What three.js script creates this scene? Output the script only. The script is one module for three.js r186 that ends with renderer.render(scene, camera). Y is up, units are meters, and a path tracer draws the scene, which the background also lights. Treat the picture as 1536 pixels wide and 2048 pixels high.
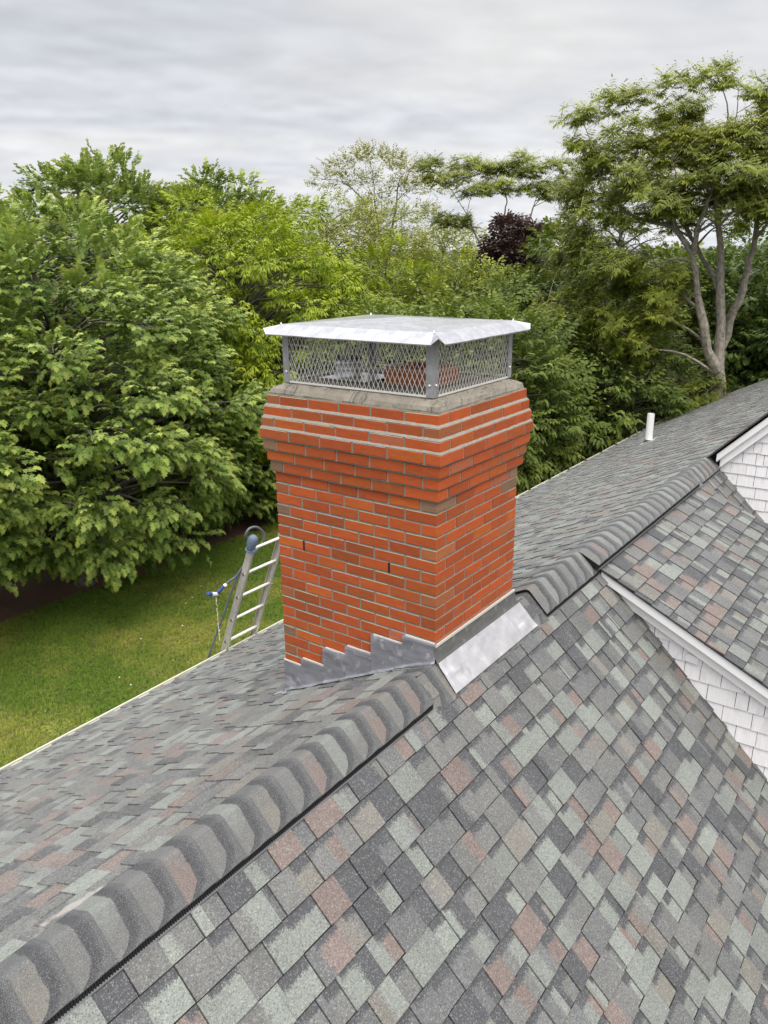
import * as THREE from 'three';
import { mergeGeometries } from 'three/addons/utils/BufferGeometryUtils.js';

/* ------------------------------------------------------------------ camera, sky, sun, exposure */
const RIDGE = 4.82;                       // height of the main ridge above the lawn; the ridge runs along z at x = 0
const scene = new THREE.Scene();
const camera = new THREE.PerspectiveCamera(65.47, 0.75, 0.1, 900);
camera.position.set(2.113, RIDGE + 2.179, 3.362);
camera.rotation.set(-0.3150982, 0.6307644, -0.0114745, 'YXZ');
scene.add(camera);

const EXPOSURE = 1.7;
const SUN_DIR = new THREE.Vector3(0.6, 1.0, 0.42).normalize();
const sun = new THREE.DirectionalLight(0xfff4e6, 1.1);
sun.position.copy(SUN_DIR).multiplyScalar(60);
sun.target.position.set(-4, 3, -6);
sun.position.add(sun.target.position);
sun.castShadow = true;
sun.shadow.radius = 45;
sun.shadow.mapSize.set(2048, 2048);
Object.assign(sun.shadow.camera, { left: -30, right: 30, top: 30, bottom: -30, near: 1, far: 140 });
scene.add(sun, sun.target);

/* ------------------------------------------------------------------ random numbers and noise */
function rng(seed) {
  let a = seed >>> 0;
  return () => { a = (a + 0x6D2B79F5) | 0; let t = Math.imul(a ^ (a >>> 15), 1 | a); t = (t + Math.imul(t ^ (t >>> 7), 61 | t)) ^ t; return ((t ^ (t >>> 14)) >>> 0) / 4294967296; };
}
const hash3 = (x, y, z) => { let h = Math.imul(x, 374761393) + Math.imul(y, 668265263) + Math.imul(z, 1274126177); h = Math.imul(h ^ (h >>> 13), 1274126177); return ((h ^ (h >>> 16)) >>> 0) / 4294967296; };
const sm = (t) => t * t * (3 - 2 * t);
function vnoise(x, y, z = 0) {
  const xi = Math.floor(x), yi = Math.floor(y), zi = Math.floor(z), u = sm(x - xi), v = sm(y - yi), w = sm(z - zi);
  const L = (a, b, t) => a + (b - a) * t;
  const c = (k) => L(L(hash3(xi, yi, zi + k), hash3(xi + 1, yi, zi + k), u), L(hash3(xi, yi + 1, zi + k), hash3(xi + 1, yi + 1, zi + k), u), v);
  return w === 0 ? c(0) : L(c(0), c(1), w);
}
function fbm(x, y, z = 0, o = 4) { let s = 0, a = 0.5, n = 0; for (let i = 0; i < o; i++) { s += a * vnoise(x, y, z); n += a; a *= 0.5; x = x * 2.03 + 17.1; y = y * 2.03 + 5.3; z = z * 2.03; } return s / n; }
const clamp = (v, a, b) => Math.min(b, Math.max(a, v));
const sstep = (a, b, x) => sm(clamp((x - a) / (b - a), 0, 1));
const mix = (a, b, t) => a + (b - a) * t;
const V = (x, y, z) => new THREE.Vector3(x, y, z);
const R = (x, y, z) => new THREE.Vector3(x, RIDGE + y, z);   // a point given by its height against the ridge

/* ------------------------------------------------------------------ overcast sky */
{
  const W = 2048, H = 1024, data = new Float32Array(W * H * 4);
  for (let j = 0; j < H; j++) {
    const el = ((j + 0.5) / H - 0.5) * Math.PI, se = Math.sin(el), ce = Math.cos(el);
    for (let i = 0; i < W; i++) {
      const ph = ((i + 0.5) / W - 0.5) * 2 * Math.PI, dx = Math.cos(ph) * ce, dz = Math.sin(ph) * ce, o = (j * W + i) * 4;
      if (el < -0.02) { data[o] = 0.10; data[o + 1] = 0.12; data[o + 2] = 0.06; data[o + 3] = 1; continue; }
      const s = Math.max(se, 0), k = 1 / (s + 0.11), qx = dx * k, qz = dz * k;
      // long streaks across the view, and small mottling on top
      const ax = qx * 0.62 - qz * 0.78, az = qx * 0.78 + qz * 0.62;
      const wob = fbm(ax * 0.5, az * 0.5, 0, 3) * 2.2, band = 0.62 * (fbm(ax * 0.5 + 3.1 + wob, az * 1.5 + 9.2 + wob * 0.6, 0, 6) - 0.5) + 0.5 * (fbm(ax * 1.1 + 31 + wob, az * 3.4 + wob * 1.6, 0, 5) - 0.5);
      const big = fbm(ax * 0.35 + 41, az * 0.6 + 12, 0, 3) - 0.5;
      const mott = fbm(ax * 5.5 + wob, az * 9.5 + 4, 0, 4) - 0.5;
      const mk = sstep(0.42, 0.62, fbm(qx * 0.4 + 70, qz * 0.4 + 7, 0, 2));
      const glow = Math.max(0, dx * 0.48 + s * 0.79 + dz * 0.36);      // the thinner cloud where the sun stands
      let L = 0.465 + 0.07 * Math.exp(-s * 9) + 0.03 * dx - 0.03 * sstep(0.05, 0.3, s) + 1.15 * sm(clamp((s - 0.34) / 0.66, 0, 1)) + 0.45 * glow * glow * sstep(0.25, 0.7, glow);
      L *= 1 + 0.27 * band + 0.22 * big + (0.18 + 0.26 * mk) * mott;
      const blue = clamp(0.5 - band * 2.2 - big * 1.5, 0, 1);
      data[o] = L * mix(0.995, 0.945, blue); data[o + 1] = L * mix(1.0, 0.982, blue); data[o + 2] = L * mix(1.01, 1.055, blue); data[o + 3] = 1;
    }
  }
  const t = new THREE.DataTexture(data, W, H, THREE.RGBAFormat, THREE.FloatType);
  t.mapping = THREE.EquirectangularReflectionMapping; t.magFilter = t.minFilter = THREE.LinearFilter; t.wrapS = THREE.RepeatWrapping; t.needsUpdate = true;
  scene.background = t; scene.environment = t;
}

/* ------------------------------------------------------------------ helpers: names, tags, meshes, textures */
const used = new Map();
function numbered(n) { const k = used.get(n) ?? 0; used.set(n, k + 1); return k ? n + '_' + String(k).padStart(3, '0') : n; }
function tag(o, label, category, group, kind) { if (label) o.userData.label = label; if (category) o.userData.category = category; if (group) o.userData.group = group; if (kind) o.userData.kind = kind; return o; }
function base(name, pos, label, category, group) { const g = new THREE.Group(); g.name = numbered(name); g.position.copy(pos); scene.add(g); return tag(g, label, category, group); }
function mesh(name, geo, mat, parent) { const m = new THREE.Mesh(geo, mat); m.name = numbered(name); m.castShadow = m.receiveShadow = true; (parent ?? scene).add(m); return m; }
const structure = (name, geo, mat, label) => { const m = mesh(name, geo, mat); m.userData.kind = 'structure'; if (label) m.userData.label = label; return m; };
const std = (o) => new THREE.MeshStandardMaterial({ roughness: 0.85, side: THREE.DoubleSide, ...o });
const lin = (r, g, b) => new THREE.Color().setRGB(r, g, b);
const enc = (v) => { v = clamp(v, 0, 1); return Math.round(255 * (v <= 0.0031308 ? v * 12.92 : 1.055 * Math.pow(v, 1 / 2.4) - 0.055)); };
function colorTex(W, H, fn) {      // fn(x, y) -> [r, g, b] linear
  const d = new Uint8Array(W * H * 4);
  for (let y = 0; y < H; y++) for (let x = 0; x < W; x++) { const c = fn(x, y), o = (y * W + x) * 4; d[o] = enc(c[0]); d[o + 1] = enc(c[1]); d[o + 2] = enc(c[2]); d[o + 3] = 255; }
  return fin(new THREE.DataTexture(d, W, H), true);
}
function grayTex(W, H, fn) {
  const d = new Uint8Array(W * H * 4);
  for (let y = 0; y < H; y++) for (let x = 0; x < W; x++) { const v = Math.round(255 * clamp(fn(x, y), 0, 1)), o = (y * W + x) * 4; d[o] = d[o + 1] = d[o + 2] = v; d[o + 3] = 255; }
  return fin(new THREE.DataTexture(d, W, H), false);
}
function fin(t, srgb) { t.wrapS = t.wrapT = THREE.RepeatWrapping; t.magFilter = THREE.LinearFilter; t.minFilter = THREE.LinearMipmapLinearFilter; t.generateMipmaps = true; if (srgb) t.colorSpace = THREE.SRGBColorSpace; t.needsUpdate = true; return t; }

// geometry collector: quads and polygons with uv and colour
class Geo {
  constructor() { this.p = []; this.u = []; this.c = []; this.i = []; this.n = 0; }
  v(p, uv = [0, 0], c = null) { this.p.push(p.x, p.y, p.z); this.u.push(uv[0], uv[1]); if (c) this.c.push(c[0], c[1], c[2]); return this.n++; }
  quad(a, b, c, d, ua, ub, uc, ud, col) { const k = [this.v(a, ua, col), this.v(b, ub, col), this.v(c, uc, col), this.v(d, ud, col)]; this.i.push(k[0], k[1], k[2], k[0], k[2], k[3]); }
  tri(a, b, c, ua, ub, uc, col) { const k = [this.v(a, ua, col), this.v(b, ub, col), this.v(c, uc, col)]; this.i.push(...k); }
  // eight corners: bottom 0-3, top 4-7 (same order round)
  hexa(q, uvOf, col) { const f = [[0, 3, 2, 1], [4, 5, 6, 7], [0, 1, 5, 4], [1, 2, 6, 5], [2, 3, 7, 6], [3, 0, 4, 7]]; for (const k of f) this.quad(...k.map((x) => q[x]), ...k.map((x) => uvOf(q[x])), col); }
  build() {
    const g = new THREE.BufferGeometry();
    g.setAttribute('position', new THREE.Float32BufferAttribute(this.p, 3)); g.setAttribute('uv', new THREE.Float32BufferAttribute(this.u, 2));
    if (this.c.length) g.setAttribute('color', new THREE.Float32BufferAttribute(this.c, 3));
    g.setIndex(this.i); g.computeVertexNormals(); return g;
  }
}
const uvXZ = (p) => [p.x + p.z * 0.37, p.y + p.z];
function boxGeo(x0, x1, y0, y1, z0, z1) { const g = new THREE.BoxGeometry(x1 - x0, y1 - y0, z1 - z0); g.translate((x0 + x1) / 2, (y0 + y1) / 2, (z0 + z1) / 2); return g; }
function tube(pts, radii, seg = 7, uvScale = 1) {   // tapered tube through points, capped at its end
  const pos = [], uv = [], idx = []; let up = V(0.31, 0.2, 0.93), len = 0;
  for (let i = 0; i < pts.length; i++) {
    const t = pts[Math.min(i + 1, pts.length - 1)].clone().sub(pts[Math.max(i - 1, 0)]).normalize();
    const a = up.clone().sub(t.clone().multiplyScalar(up.dot(t))).normalize(), b = t.clone().cross(a); up = a;
    if (i) len += pts[i].distanceTo(pts[i - 1]);
    for (let k = 0; k <= seg; k++) { const w = k / seg * Math.PI * 2, r = radii[i]; const q = pts[i].clone().addScaledVector(a, Math.cos(w) * r).addScaledVector(b, Math.sin(w) * r); pos.push(q.x, q.y, q.z); uv.push(k / seg * Math.max(0.2, radii[0] * 6) * uvScale, len * uvScale); }
  }
  const S = seg + 1;
  for (let i = 0; i < pts.length - 1; i++) for (let k = 0; k < seg; k++) { const a = i * S + k; idx.push(a, a + 1, a + S + 1, a, a + S + 1, a + S); }
  const c = pos.length / 3, e = pts[pts.length - 1]; pos.push(e.x, e.y, e.z); uv.push(0, len);
  for (let k = 0; k < seg; k++) idx.push((pts.length - 1) * S + k, (pts.length - 1) * S + k + 1, c);
  const g = new THREE.BufferGeometry(); g.setAttribute('position', new THREE.Float32BufferAttribute(pos, 3)); g.setAttribute('uv', new THREE.Float32BufferAttribute(uv, 2)); g.setIndex(idx); g.computeVertexNormals(); return g;
}
const curve = (pts, n) => new THREE.CatmullRomCurve3(pts).getPoints(n);
function displace(g, fn) { const p = g.attributes.position; for (let i = 0; i < p.count; i++) { const q = fn(V(p.getX(i), p.getY(i), p.getZ(i))); p.setXYZ(i, q.x, q.y, q.z); } g.computeVertexNormals(); return g; }

/* ------------------------------------------------------------------ ground: forest floor, lawn, mulch bed */
const dirtTex = colorTex(512, 512, (x, y) => { const f = fbm(x / 40, y / 40, 1, 4), s = hash3(x, y, 5), k = (0.5 + 0.8 * f) * (0.6 + 0.8 * s); return [0.055 * k, 0.042 * k, 0.028 * k]; });
const mulchTex = colorTex(1024, 1024, (x, y) => { const chip = fbm(x / 9 + fbm(x / 30, y / 30, 2, 2) * 6, y / 4, 3, 3), s = hash3(x >> 1, y >> 1, 7), k = 0.35 + 1.3 * chip * (0.6 + 0.7 * s); return [0.115 * k, 0.058 * k, 0.036 * k]; });
const lawnTone = (x, z) => { const a = fbm(x * 0.55 + 11, z * 0.55 + 3, 0, 4), b = fbm(x * 2.1 + 5, z * 2.1 + 31, 0, 3); return clamp((a - 0.38) * 2.6 + (b - 0.5) * 1.2, 0, 1); };
const lawnTex = colorTex(2048, 2048, (x, y) => {   // covers 20 m x 24 m
  const wx = -13 + x / 2048 * 20, wz = -20 + y / 2048 * 28, t = lawnTone(wx, wz), s = hash3(x, y, 9), s2 = hash3(x >> 2, y >> 2, 10);
  const k = (0.35 + 0.75 * s) * (0.7 + 0.6 * s2);
  return [mix(0.085, 0.20, t) * k, mix(0.115, 0.175, t) * k, mix(0.018, 0.050, t) * k];
});
{
  const g = new THREE.PlaneGeometry(1400, 1400); g.rotateX(-Math.PI / 2); g.translate(-60, -0.008, -60);
  const t = dirtTex.clone(); t.repeat.set(500, 500); t.needsUpdate = true;
  structure('ground', g, std({ map: t, roughness: 1 }), 'dark leaf litter ground under the trees');
  // lawn, its far edge wanders along the bed
  const L = new Geo(), x1 = 6, edge = (z) => -12.55 + 0.16 * Math.sin(z * 0.55) + 0.1 * Math.sin(z * 1.7 + 1);
  const uv = (p) => [(p.x + 13) / 20, (p.z + 20) / 28];
  for (let z = -20; z < 8; z += 0.25) { const a = V(edge(z), 0.004, z), b = V(edge(z + 0.25), 0.004, z + 0.25), c = V(x1, 0.004, z + 0.25), d = V(x1, 0.004, z); L.quad(a, b, c, d, uv(a), uv(b), uv(c), uv(d)); }
  structure('lawn', L.build(), std({ map: lawnTex, roughness: 1 }), 'mown lawn with dry yellow patches beside the house');
  const B = new Geo(), u2 = (p) => [p.x / 1.6, p.z / 1.6];
  for (let z = -24; z < 8; z += 0.25) for (let k = 0; k < 8; k++) {
    const f = (zz, q) => { const xx = mix(edge(zz) - 0.005, edge(zz) - 4.2, q); return V(xx, 0.0 + 0.05 * sm(clamp(q * 4, 0, 1)) + 0.05 * vnoise(xx * 5, zz * 5), zz); };
    const q = [f(z, k / 8), f(z + 0.25, k / 8), f(z + 0.25, (k + 1) / 8), f(z, (k + 1) / 8)]; B.quad(q[3], q[2], q[1], q[0], u2(q[3]), u2(q[2]), u2(q[1]), u2(q[0]));
  }
  structure('mulch_bed', B.build(), std({ map: mulchTex, bumpMap: mulchTex, bumpScale: 0.03, roughness: 1 }), 'reddish brown bark mulch bed under the tree row');

  // grass blades
  const r = rng(71), blade = new Geo();
  for (let k = 0; k < 11; k++) {
    const a = r() * 6.283, d = r() * 0.045, h = 0.028 + r() * 0.03, w = 0.0035, px = Math.cos(a * 3) * d, pz = Math.sin(a * 3) * d, lx = Math.cos(a) * h * 0.6, lz = Math.sin(a) * h * 0.6, c = 0.7 + 0.6 * r();
    blade.tri(V(px - Math.sin(a) * w, 0, pz + Math.cos(a) * w), V(px + Math.sin(a) * w, 0, pz - Math.cos(a) * w), V(px + lx, h, pz + lz), [0, 0], [0, 0], [0, 0], [c, c, c]);
  }
  const spots = [];
  for (let k = 0; k < 95000; k++) { const x = -12.7 + 8.2 * r(), z = -14 + 17 * r(); if (x > edge(z) - 0.05 && x < -4.3) spots.push([x, z]); }
  const grass = new THREE.InstancedMesh(blade.build(), std({ vertexColors: true, roughness: 0.9 }), spots.length), M = new THREE.Matrix4(), Q = new THREE.Quaternion(), Y = V(0, 1, 0), C = new THREE.Color();
  spots.forEach(([x, z], i) => {
    const s = 0.7 + 0.6 * r(); M.compose(V(x, 0.004, z), Q.setFromAxisAngle(Y, r() * 6.283), V(s, s, s)); grass.setMatrixAt(i, M);
    const t = clamp(lawnTone(x, z) + (r() - 0.5) * 0.5, 0, 1), k = 0.75 + 0.5 * r(); grass.setColorAt(i, C.setRGB(mix(0.118, 0.285, t) * k, mix(0.205, 0.310, t) * k, mix(0.016, 0.048, t) * k));
  });
  grass.name = 'grass'; grass.receiveShadow = grass.castShadow = true; tag(grass, 'short mown grass blades covering the lawn', null, null, 'stuff'); scene.add(grass);

  // fallen petals
  const P = new Geo();
  for (let k = 0; k < 60; k++) { const x = -12 + 7 * r(), z = -9 + 9 * r(), s = 0.014 + 0.014 * r(), a = r() * 6.28; const u = V(Math.cos(a) * s, 0.004, Math.sin(a) * s), w = V(-Math.sin(a) * s * 0.6, 0.006, Math.cos(a) * s * 0.6), c = V(x, 0.052, z); P.quad(c.clone().sub(u), c.clone().add(w), c.clone().add(u), c.clone().sub(w), [0, 0], [0, 0], [0, 0], [0, 0]); }
  tag(mesh('fallen_petals', P.build(), std({ color: lin(0.7, 0.7, 0.66) })), 'small white petals scattered on the lawn', null, null, 'stuff');
}

/* ------------------------------------------------------------------ roof shingles */
const EXPO = 0.147;
const PAL = { gray: [0.126, 0.126, 0.121], char: [0.060, 0.061, 0.065], sage: [0.186, 0.201, 0.180], rust: [0.158, 0.121, 0.108], tan: [0.155, 0.145, 0.126], mid: [0.105, 0.107, 0.107], pale: [0.166, 0.177, 0.162] };
function pick(r) { const v = r(); return v < 0.25 ? 'gray' : v < 0.44 ? 'mid' : v < 0.56 ? 'char' : v < 0.70 ? 'sage' : v < 0.81 ? 'pale' : v < 0.91 ? 'rust' : 'tan'; }
const jitterCol = (c, r, a = 0.10) => { const k = 1 + (r() - 0.5) * 2 * a; return [c[0] * k, c[1] * k, c[2] * k]; };
// the tabs of a slope, over one period of its length: courses run along t, rows down s
function layTabs(rows, period, seed) {
  const r = rng(seed), out = [];
  for (let k = 0; k < rows; k++) {
    let t = -r() * 0.2, high = r() < 0.5; const list = [];
    while (t < period) {
      let w = high ? 0.115 + 0.095 * r() : 0.075 + 0.095 * r();
      if (r() < 0.06) w = 0.02 + 0.03 * r();
      const t0 = Math.max(t, 0), t1 = t + w > period - 0.06 ? period : t + w;
      const c = jitterCol(PAL[pick(r)], r), two = r() < 0.42 ? { f: 0.3 + 0.4 * r(), c: jitterCol(PAL[pick(r)], r) } : null;
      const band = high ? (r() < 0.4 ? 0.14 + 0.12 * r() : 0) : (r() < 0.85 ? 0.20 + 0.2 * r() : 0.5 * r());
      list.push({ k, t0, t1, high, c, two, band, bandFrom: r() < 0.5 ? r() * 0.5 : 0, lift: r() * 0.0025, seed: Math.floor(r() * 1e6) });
      if (t1 >= period) break; t += w; high = !high;
    }
    out.push(list);
  }
  return out;
}
function shingleTexture(rows, period, W, H, seed, stains = []) {
  const sLen = rows.length * EXPO, r = rng(seed + 5), d = new Uint8Array(W * H * 4), grain = (x, y) => { const v = hash3((x + (hash3(x, y, 9) > 0.5 ? 1 : 0)) >> 1, y >> 1, seed + 1) * 0.42 + hash3(x, y, seed) * 0.58; return v; };
  for (const list of rows) for (const p of list) {
    const x0 = Math.round(p.t0 / period * W), x1 = Math.round(p.t1 / period * W), y0 = Math.round(p.k * EXPO / sLen * H), y1 = Math.round((p.k + 1) * EXPO / sLen * H);
    for (let y = y0; y < y1; y++) for (let x = x0; x < x1; x++) {
      const s = (y - y0) / (y1 - y0), t = (x - x0) / Math.max(1, x1 - x0), h1 = hash3(x, y, 21 + seed) - 0.5, n1 = vnoise(x / 7, y / 7, p.seed % 97) - 0.5;
      let c = p.c;
      if (p.two && t + h1 * 0.15 + n1 * 0.08 > p.two.f) c = p.two.c;
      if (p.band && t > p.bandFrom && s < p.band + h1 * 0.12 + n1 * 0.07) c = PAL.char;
      const gv = grain(x, y), k = (0.80 + 0.44 * gv) * (0.92 + 0.16 * vnoise(x / 60, y / 60, 3 + seed)), salt = gv > 0.80 ? 0.40 : 0, pep = gv < 0.20 ? 0.55 : 0;
      const o = (y * W + x) * 4; let rr = mix(mix(c[0] * k, 0.40, salt), 0.025, pep), gg = mix(mix(c[1] * k, 0.41, salt), 0.025, pep), bb = mix(mix(c[2] * k, 0.37, salt), 0.027, pep);
      for (const st of stains) { const ds = (y / H * sLen - st.s) / st.rs, dt = (x / W * period - st.t) / st.rt, q = Math.sqrt(ds * ds + dt * dt) + (fbm(x / 9, y / 9, 8, 3) - 0.5) * 1.6; if (q < 0.8) { const a = (0.8 - q) * 1.3; rr = mix(rr, 0.42, clamp(a, 0, 0.7)); gg = mix(gg, 0.38, clamp(a, 0, 0.7)); bb = mix(bb, 0.35, clamp(a, 0, 0.7)); } }
      d[o] = enc(rr); d[o + 1] = enc(gg); d[o + 2] = enc(bb); d[o + 3] = 255;
    }
  }
  return fin(new THREE.DataTexture(d, W, H), true);
}
const grainBump = grayTex(512, 512, (x, y) => 0.5 * hash3(x, y, 31) + 0.5 * hash3(x >> 1, y >> 1, 32));
// one slope: P0 at its ridge end, down and along unit vectors; t grows along
const pieces = [];      // every tab, so that the largest in the picture become parts of their own
function slope(name, parent, P0, down, along, sRange, tRange, period, rows, tex, keep, label, open = 1) {   // open: gaps widened so the dark deck stands in for the shadow lines
  const nrm = along.clone().cross(down).normalize(); if (nrm.y < 0) nrm.negate();
  const part = new THREE.Group(); part.name = numbered(name); parent.add(part); if (label) part.userData.label = label;
  const gb = grainBump.clone(); gb.repeat.set(period / 0.8, rows.length * EXPO / 0.8); gb.needsUpdate = true;
  const mat = new THREE.MeshPhysicalMaterial({ map: tex, roughness: 0.62, bumpMap: gb, bumpScale: 0.0025, side: THREE.DoubleSide, sheen: 1, sheenColor: lin(1, 1, 0.97), sheenRoughness: 0.42 }), sLen = rows.length * EXPO;
  const at = (s, t, h) => P0.clone().addScaledVector(down, s).addScaledVector(along, t).addScaledVector(nrm, h);
  for (const list of rows) for (const p of list) {
    for (let rep = Math.floor(tRange[0] / period); rep * period < tRange[1]; rep++) {
      const t0 = Math.max(p.t0 + rep * period, tRange[0]), t1 = Math.min(p.t1 + rep * period, tRange[1]); if (t1 - t0 < 0.004) continue;
      const s0 = p.k * EXPO, s1 = (p.k + 1) * EXPO; if (s0 < sRange[0] - 0.001 || s0 > sRange[1] - 0.02) continue;
      const sb = Math.min(s1, sRange[1]);
      if (keep && !keep((s0 + sb) / 2, (t0 + t1) / 2, p)) continue;
      const hb = (p.high ? 0.0145 : 0.0070) + p.lift, ht = p.high ? 0.0072 : 0.0012, g = open * (p.high ? 0.0021 : 0.0016), w = ((p.seed % 13) - 6) * 0.0002;
      pieces.push({ part, mat, at, s0: s0 + (open ? 0.0052 : -0.012), s1: sb + w + (p.high ? 0.001 : 0), t0: t0 + g, t1: t1 - g, hb, ht, lo: -0.004, uvOf: (s, t) => [t / period, s / sLen] });
    }
  }
  return { part, mat, at };
}
function pieceGeo(list) {
  const G = new Geo();
  for (const p of list) {
    const { at, s0, s1, t0, t1, hb, ht, lo, uvOf } = p, q = [[s0, t0, lo], [s1, t0, hb - 0.009], [s1, t1, hb - 0.009], [s0, t1, lo], [s0, t0, ht], [s1, t0, hb], [s1, t1, hb], [s0, t1, ht]];
    const P = q.map((x) => at(...x)), U = q.map((x) => uvOf(x[0], x[1]));
    for (const k of [[4, 5, 6, 7], [1, 2, 6, 5], [0, 1, 5, 4], [2, 3, 7, 6]]) { const ab = P[k[1]].clone().sub(P[k[0]]), ac = P[k[2]].clone().sub(P[k[0]]); const kk = k; G.quad(...kk.map((x) => P[x]), ...kk.map((x) => U[x])); }
  }
  return G.build();
}

/* ------------------------------------------------------------------ the house */
const house = base('house', V(0, 0, 0), 'shingled house roof with ridge vent, shed dormer and white shingled walls', 'house');
const white = std({ color: lin(0.86, 0.86, 0.87), roughness: 0.45 });
const creamMetal = std({ color: lin(0.72, 0.70, 0.60), roughness: 0.4, metalness: 0.1 });
const black = std({ color: lin(0.012, 0.012, 0.013), roughness: 0.7 });
const deckMat = std({ color: lin(0.03, 0.03, 0.03), roughness: 0.95 });
const TL = Math.atan(0.5), dL = V(-Math.cos(TL), -Math.sin(TL), 0), dR = V(Math.SQRT1_2, -Math.SQRT1_2, 0), TD = Math.atan(0.475), dD = V(Math.cos(TD), -Math.sin(TD), 0), away = V(0, 0, -1);
const Z0 = 5.0, ZEND = -18.2, ZD0 = -2.06, ZD1 = -4.8, ZT = -5.5, EAVE_X = -3.86, EAVE_XR = 2.55;
{
  // decks and walls as solid prisms under the shingles (cross sections in x, y)
  const prism = (pts, z0, z1) => { const s = new THREE.Shape(pts.map(([x, y]) => new THREE.Vector2(x, y))); const g = new THREE.ExtrudeGeometry(s, { depth: z0 - z1, bevelEnabled: false }); g.translate(0, RIDGE, z1); return g; };
  mesh('roof_deck', prism([[EAVE_X + 0.03, 0.5 * EAVE_X + 0.005], [0, -0.008], [EAVE_XR - 0.03, -EAVE_XR + 0.02], [EAVE_XR - 0.03, -EAVE_XR - 0.15], [0, -0.22], [EAVE_X + 0.03, 0.5 * EAVE_X - 0.13]], Z0, ZEND + 0.02), deckMat, house);
  mesh('wall', prism([[-3.55, -RIDGE + 0.01], [-3.55, -1.92], [0, -0.2], [2.2, -2.38], [2.2, -RIDGE + 0.01]], Z0 - 0.3, ZEND + 0.3), white, house);
  // dormer body
  const dm = (x) => -0.023 - 0.475 * x;
  mesh('dormer_deck', prism([[0.02, dm(0.02) - 0.006], [2.9, dm(2.9) - 0.006], [2.9, dm(2.9) - 0.05], [0.1, dm(0.1) - 0.06]], ZD0 - 0.09, ZD1 + 0.012), deckMat, house);
  mesh('dormer_wall', prism([[0.16, dm(0.16) - 0.055], [2.6, dm(2.6) - 0.055], [2.6, -2.6], [0.16, -0.18]], -2.166, ZD1 + 0.1), std({ color: lin(0.10, 0.075, 0.06) }), house);
  // taller wing behind: gable end wall and its steep roof, seen edge on
  mesh('tall_roof_deck', prism([[-0.05, -0.05], [0.04, 0.042], [3.0, 3.0], [6.0, 0], [5.9, -0.1], [3.0, 2.86], [0.1, -0.06]], ZT - 0.085, ZEND), deckMat, house);
  mesh('tall_wall', prism([[0.02, -0.06], [3.0, 2.85], [5.8, 0.0], [5.8, -RIDGE + 0.01], [2.0, -RIDGE + 0.01], [2.0, -2.1]], -5.606, ZEND + 0.3), std({ color: lin(0.10, 0.075, 0.06) }), house);
}
// the slopes
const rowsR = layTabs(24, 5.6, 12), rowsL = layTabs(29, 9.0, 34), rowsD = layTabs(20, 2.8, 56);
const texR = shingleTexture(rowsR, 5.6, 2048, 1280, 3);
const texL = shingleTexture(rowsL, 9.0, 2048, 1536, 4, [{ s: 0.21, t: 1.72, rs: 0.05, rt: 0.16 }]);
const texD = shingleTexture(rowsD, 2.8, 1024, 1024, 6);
const ZS = 3.9;    // slopes are laid from here towards -z
const frontSlope = slope('front_roof_slope', house, R(0, 0, ZS), dR, away, [0, 3.5], [0, ZS + 5.62], 5.6, rowsR, texR, (s, t) => { const z = ZS - t; return z > -2.36 || z < ZD1 - 0.02 || s < 0.14; }, 'steep slope nearest to us');
const backSlope = slope('back_roof_slope', house, R(0, 0, ZS), dL, away, [0, 4.33], [0, ZS - ZEND], 9.0, rowsL, texL, null, 'gentle long slope running down to the gutter over the lawn', 0);
const dormerSlope = slope('dormer_roof_slope', house, R(0.02, -0.0325, ZD0), dD, away, [0, 2.94], [0, ZD0 - ZD1], 2.8, rowsD, texD, null, 'low pitched roof of the shed dormer');
{
  // the tabs that show largest become parts of their own; the rest of each slope is one piece of stuff
  camera.updateMatrixWorld(); camera.aspect = 0.75; camera.updateProjectionMatrix();
  const cx = (p) => { const v = p.clone().project(camera); return [v.x * 384, v.y * 512, v.z]; };
  const chimneyHides = (x, y) => Math.abs(x) < 0;
  for (const p of pieces) {
    const q = [p.at(p.s0, p.t0, p.hb), p.at(p.s1, p.t0, p.hb), p.at(p.s1, p.t1, p.hb), p.at(p.s0, p.t1, p.hb)], c = q.map(cx), toCam = camera.position.clone().sub(q[0]).dot(camera.getWorldDirection(V(0, 0, 0)));
    const m = [(c[0][0] + c[2][0]) / 2, (c[0][1] + c[2][1]) / 2];
    let a = 0; for (let i = 0; i < 4; i++) { const j = (i + 1) % 4; a += c[i][0] * c[j][1] - c[j][0] * c[i][1]; }
    p.area = toCam < -0.5 && Math.abs(m[0]) < 384 && Math.abs(m[1]) < 512 ? Math.abs(a) / 2 : 0;
    if (p.s0 < 0.12 && p.part !== dormerSlope.part) p.area *= 0.2;      // mostly under the ridge vent
  }
  const order = pieces.slice().sort((a, b) => b.area - a.area), own = new Set(order.slice(0, 295));
  for (const p of own) mesh('roof_shingle', pieceGeo([p]), p.mat, p.part);
  for (const sl of [frontSlope, backSlope, dormerSlope]) { const rest = pieces.filter((p) => p.part === sl.part && !own.has(p)); const m = mesh('shingles', pieceGeo(rest), sl.mat, sl.part); m.userData.kind = 'stuff'; }
}
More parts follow.
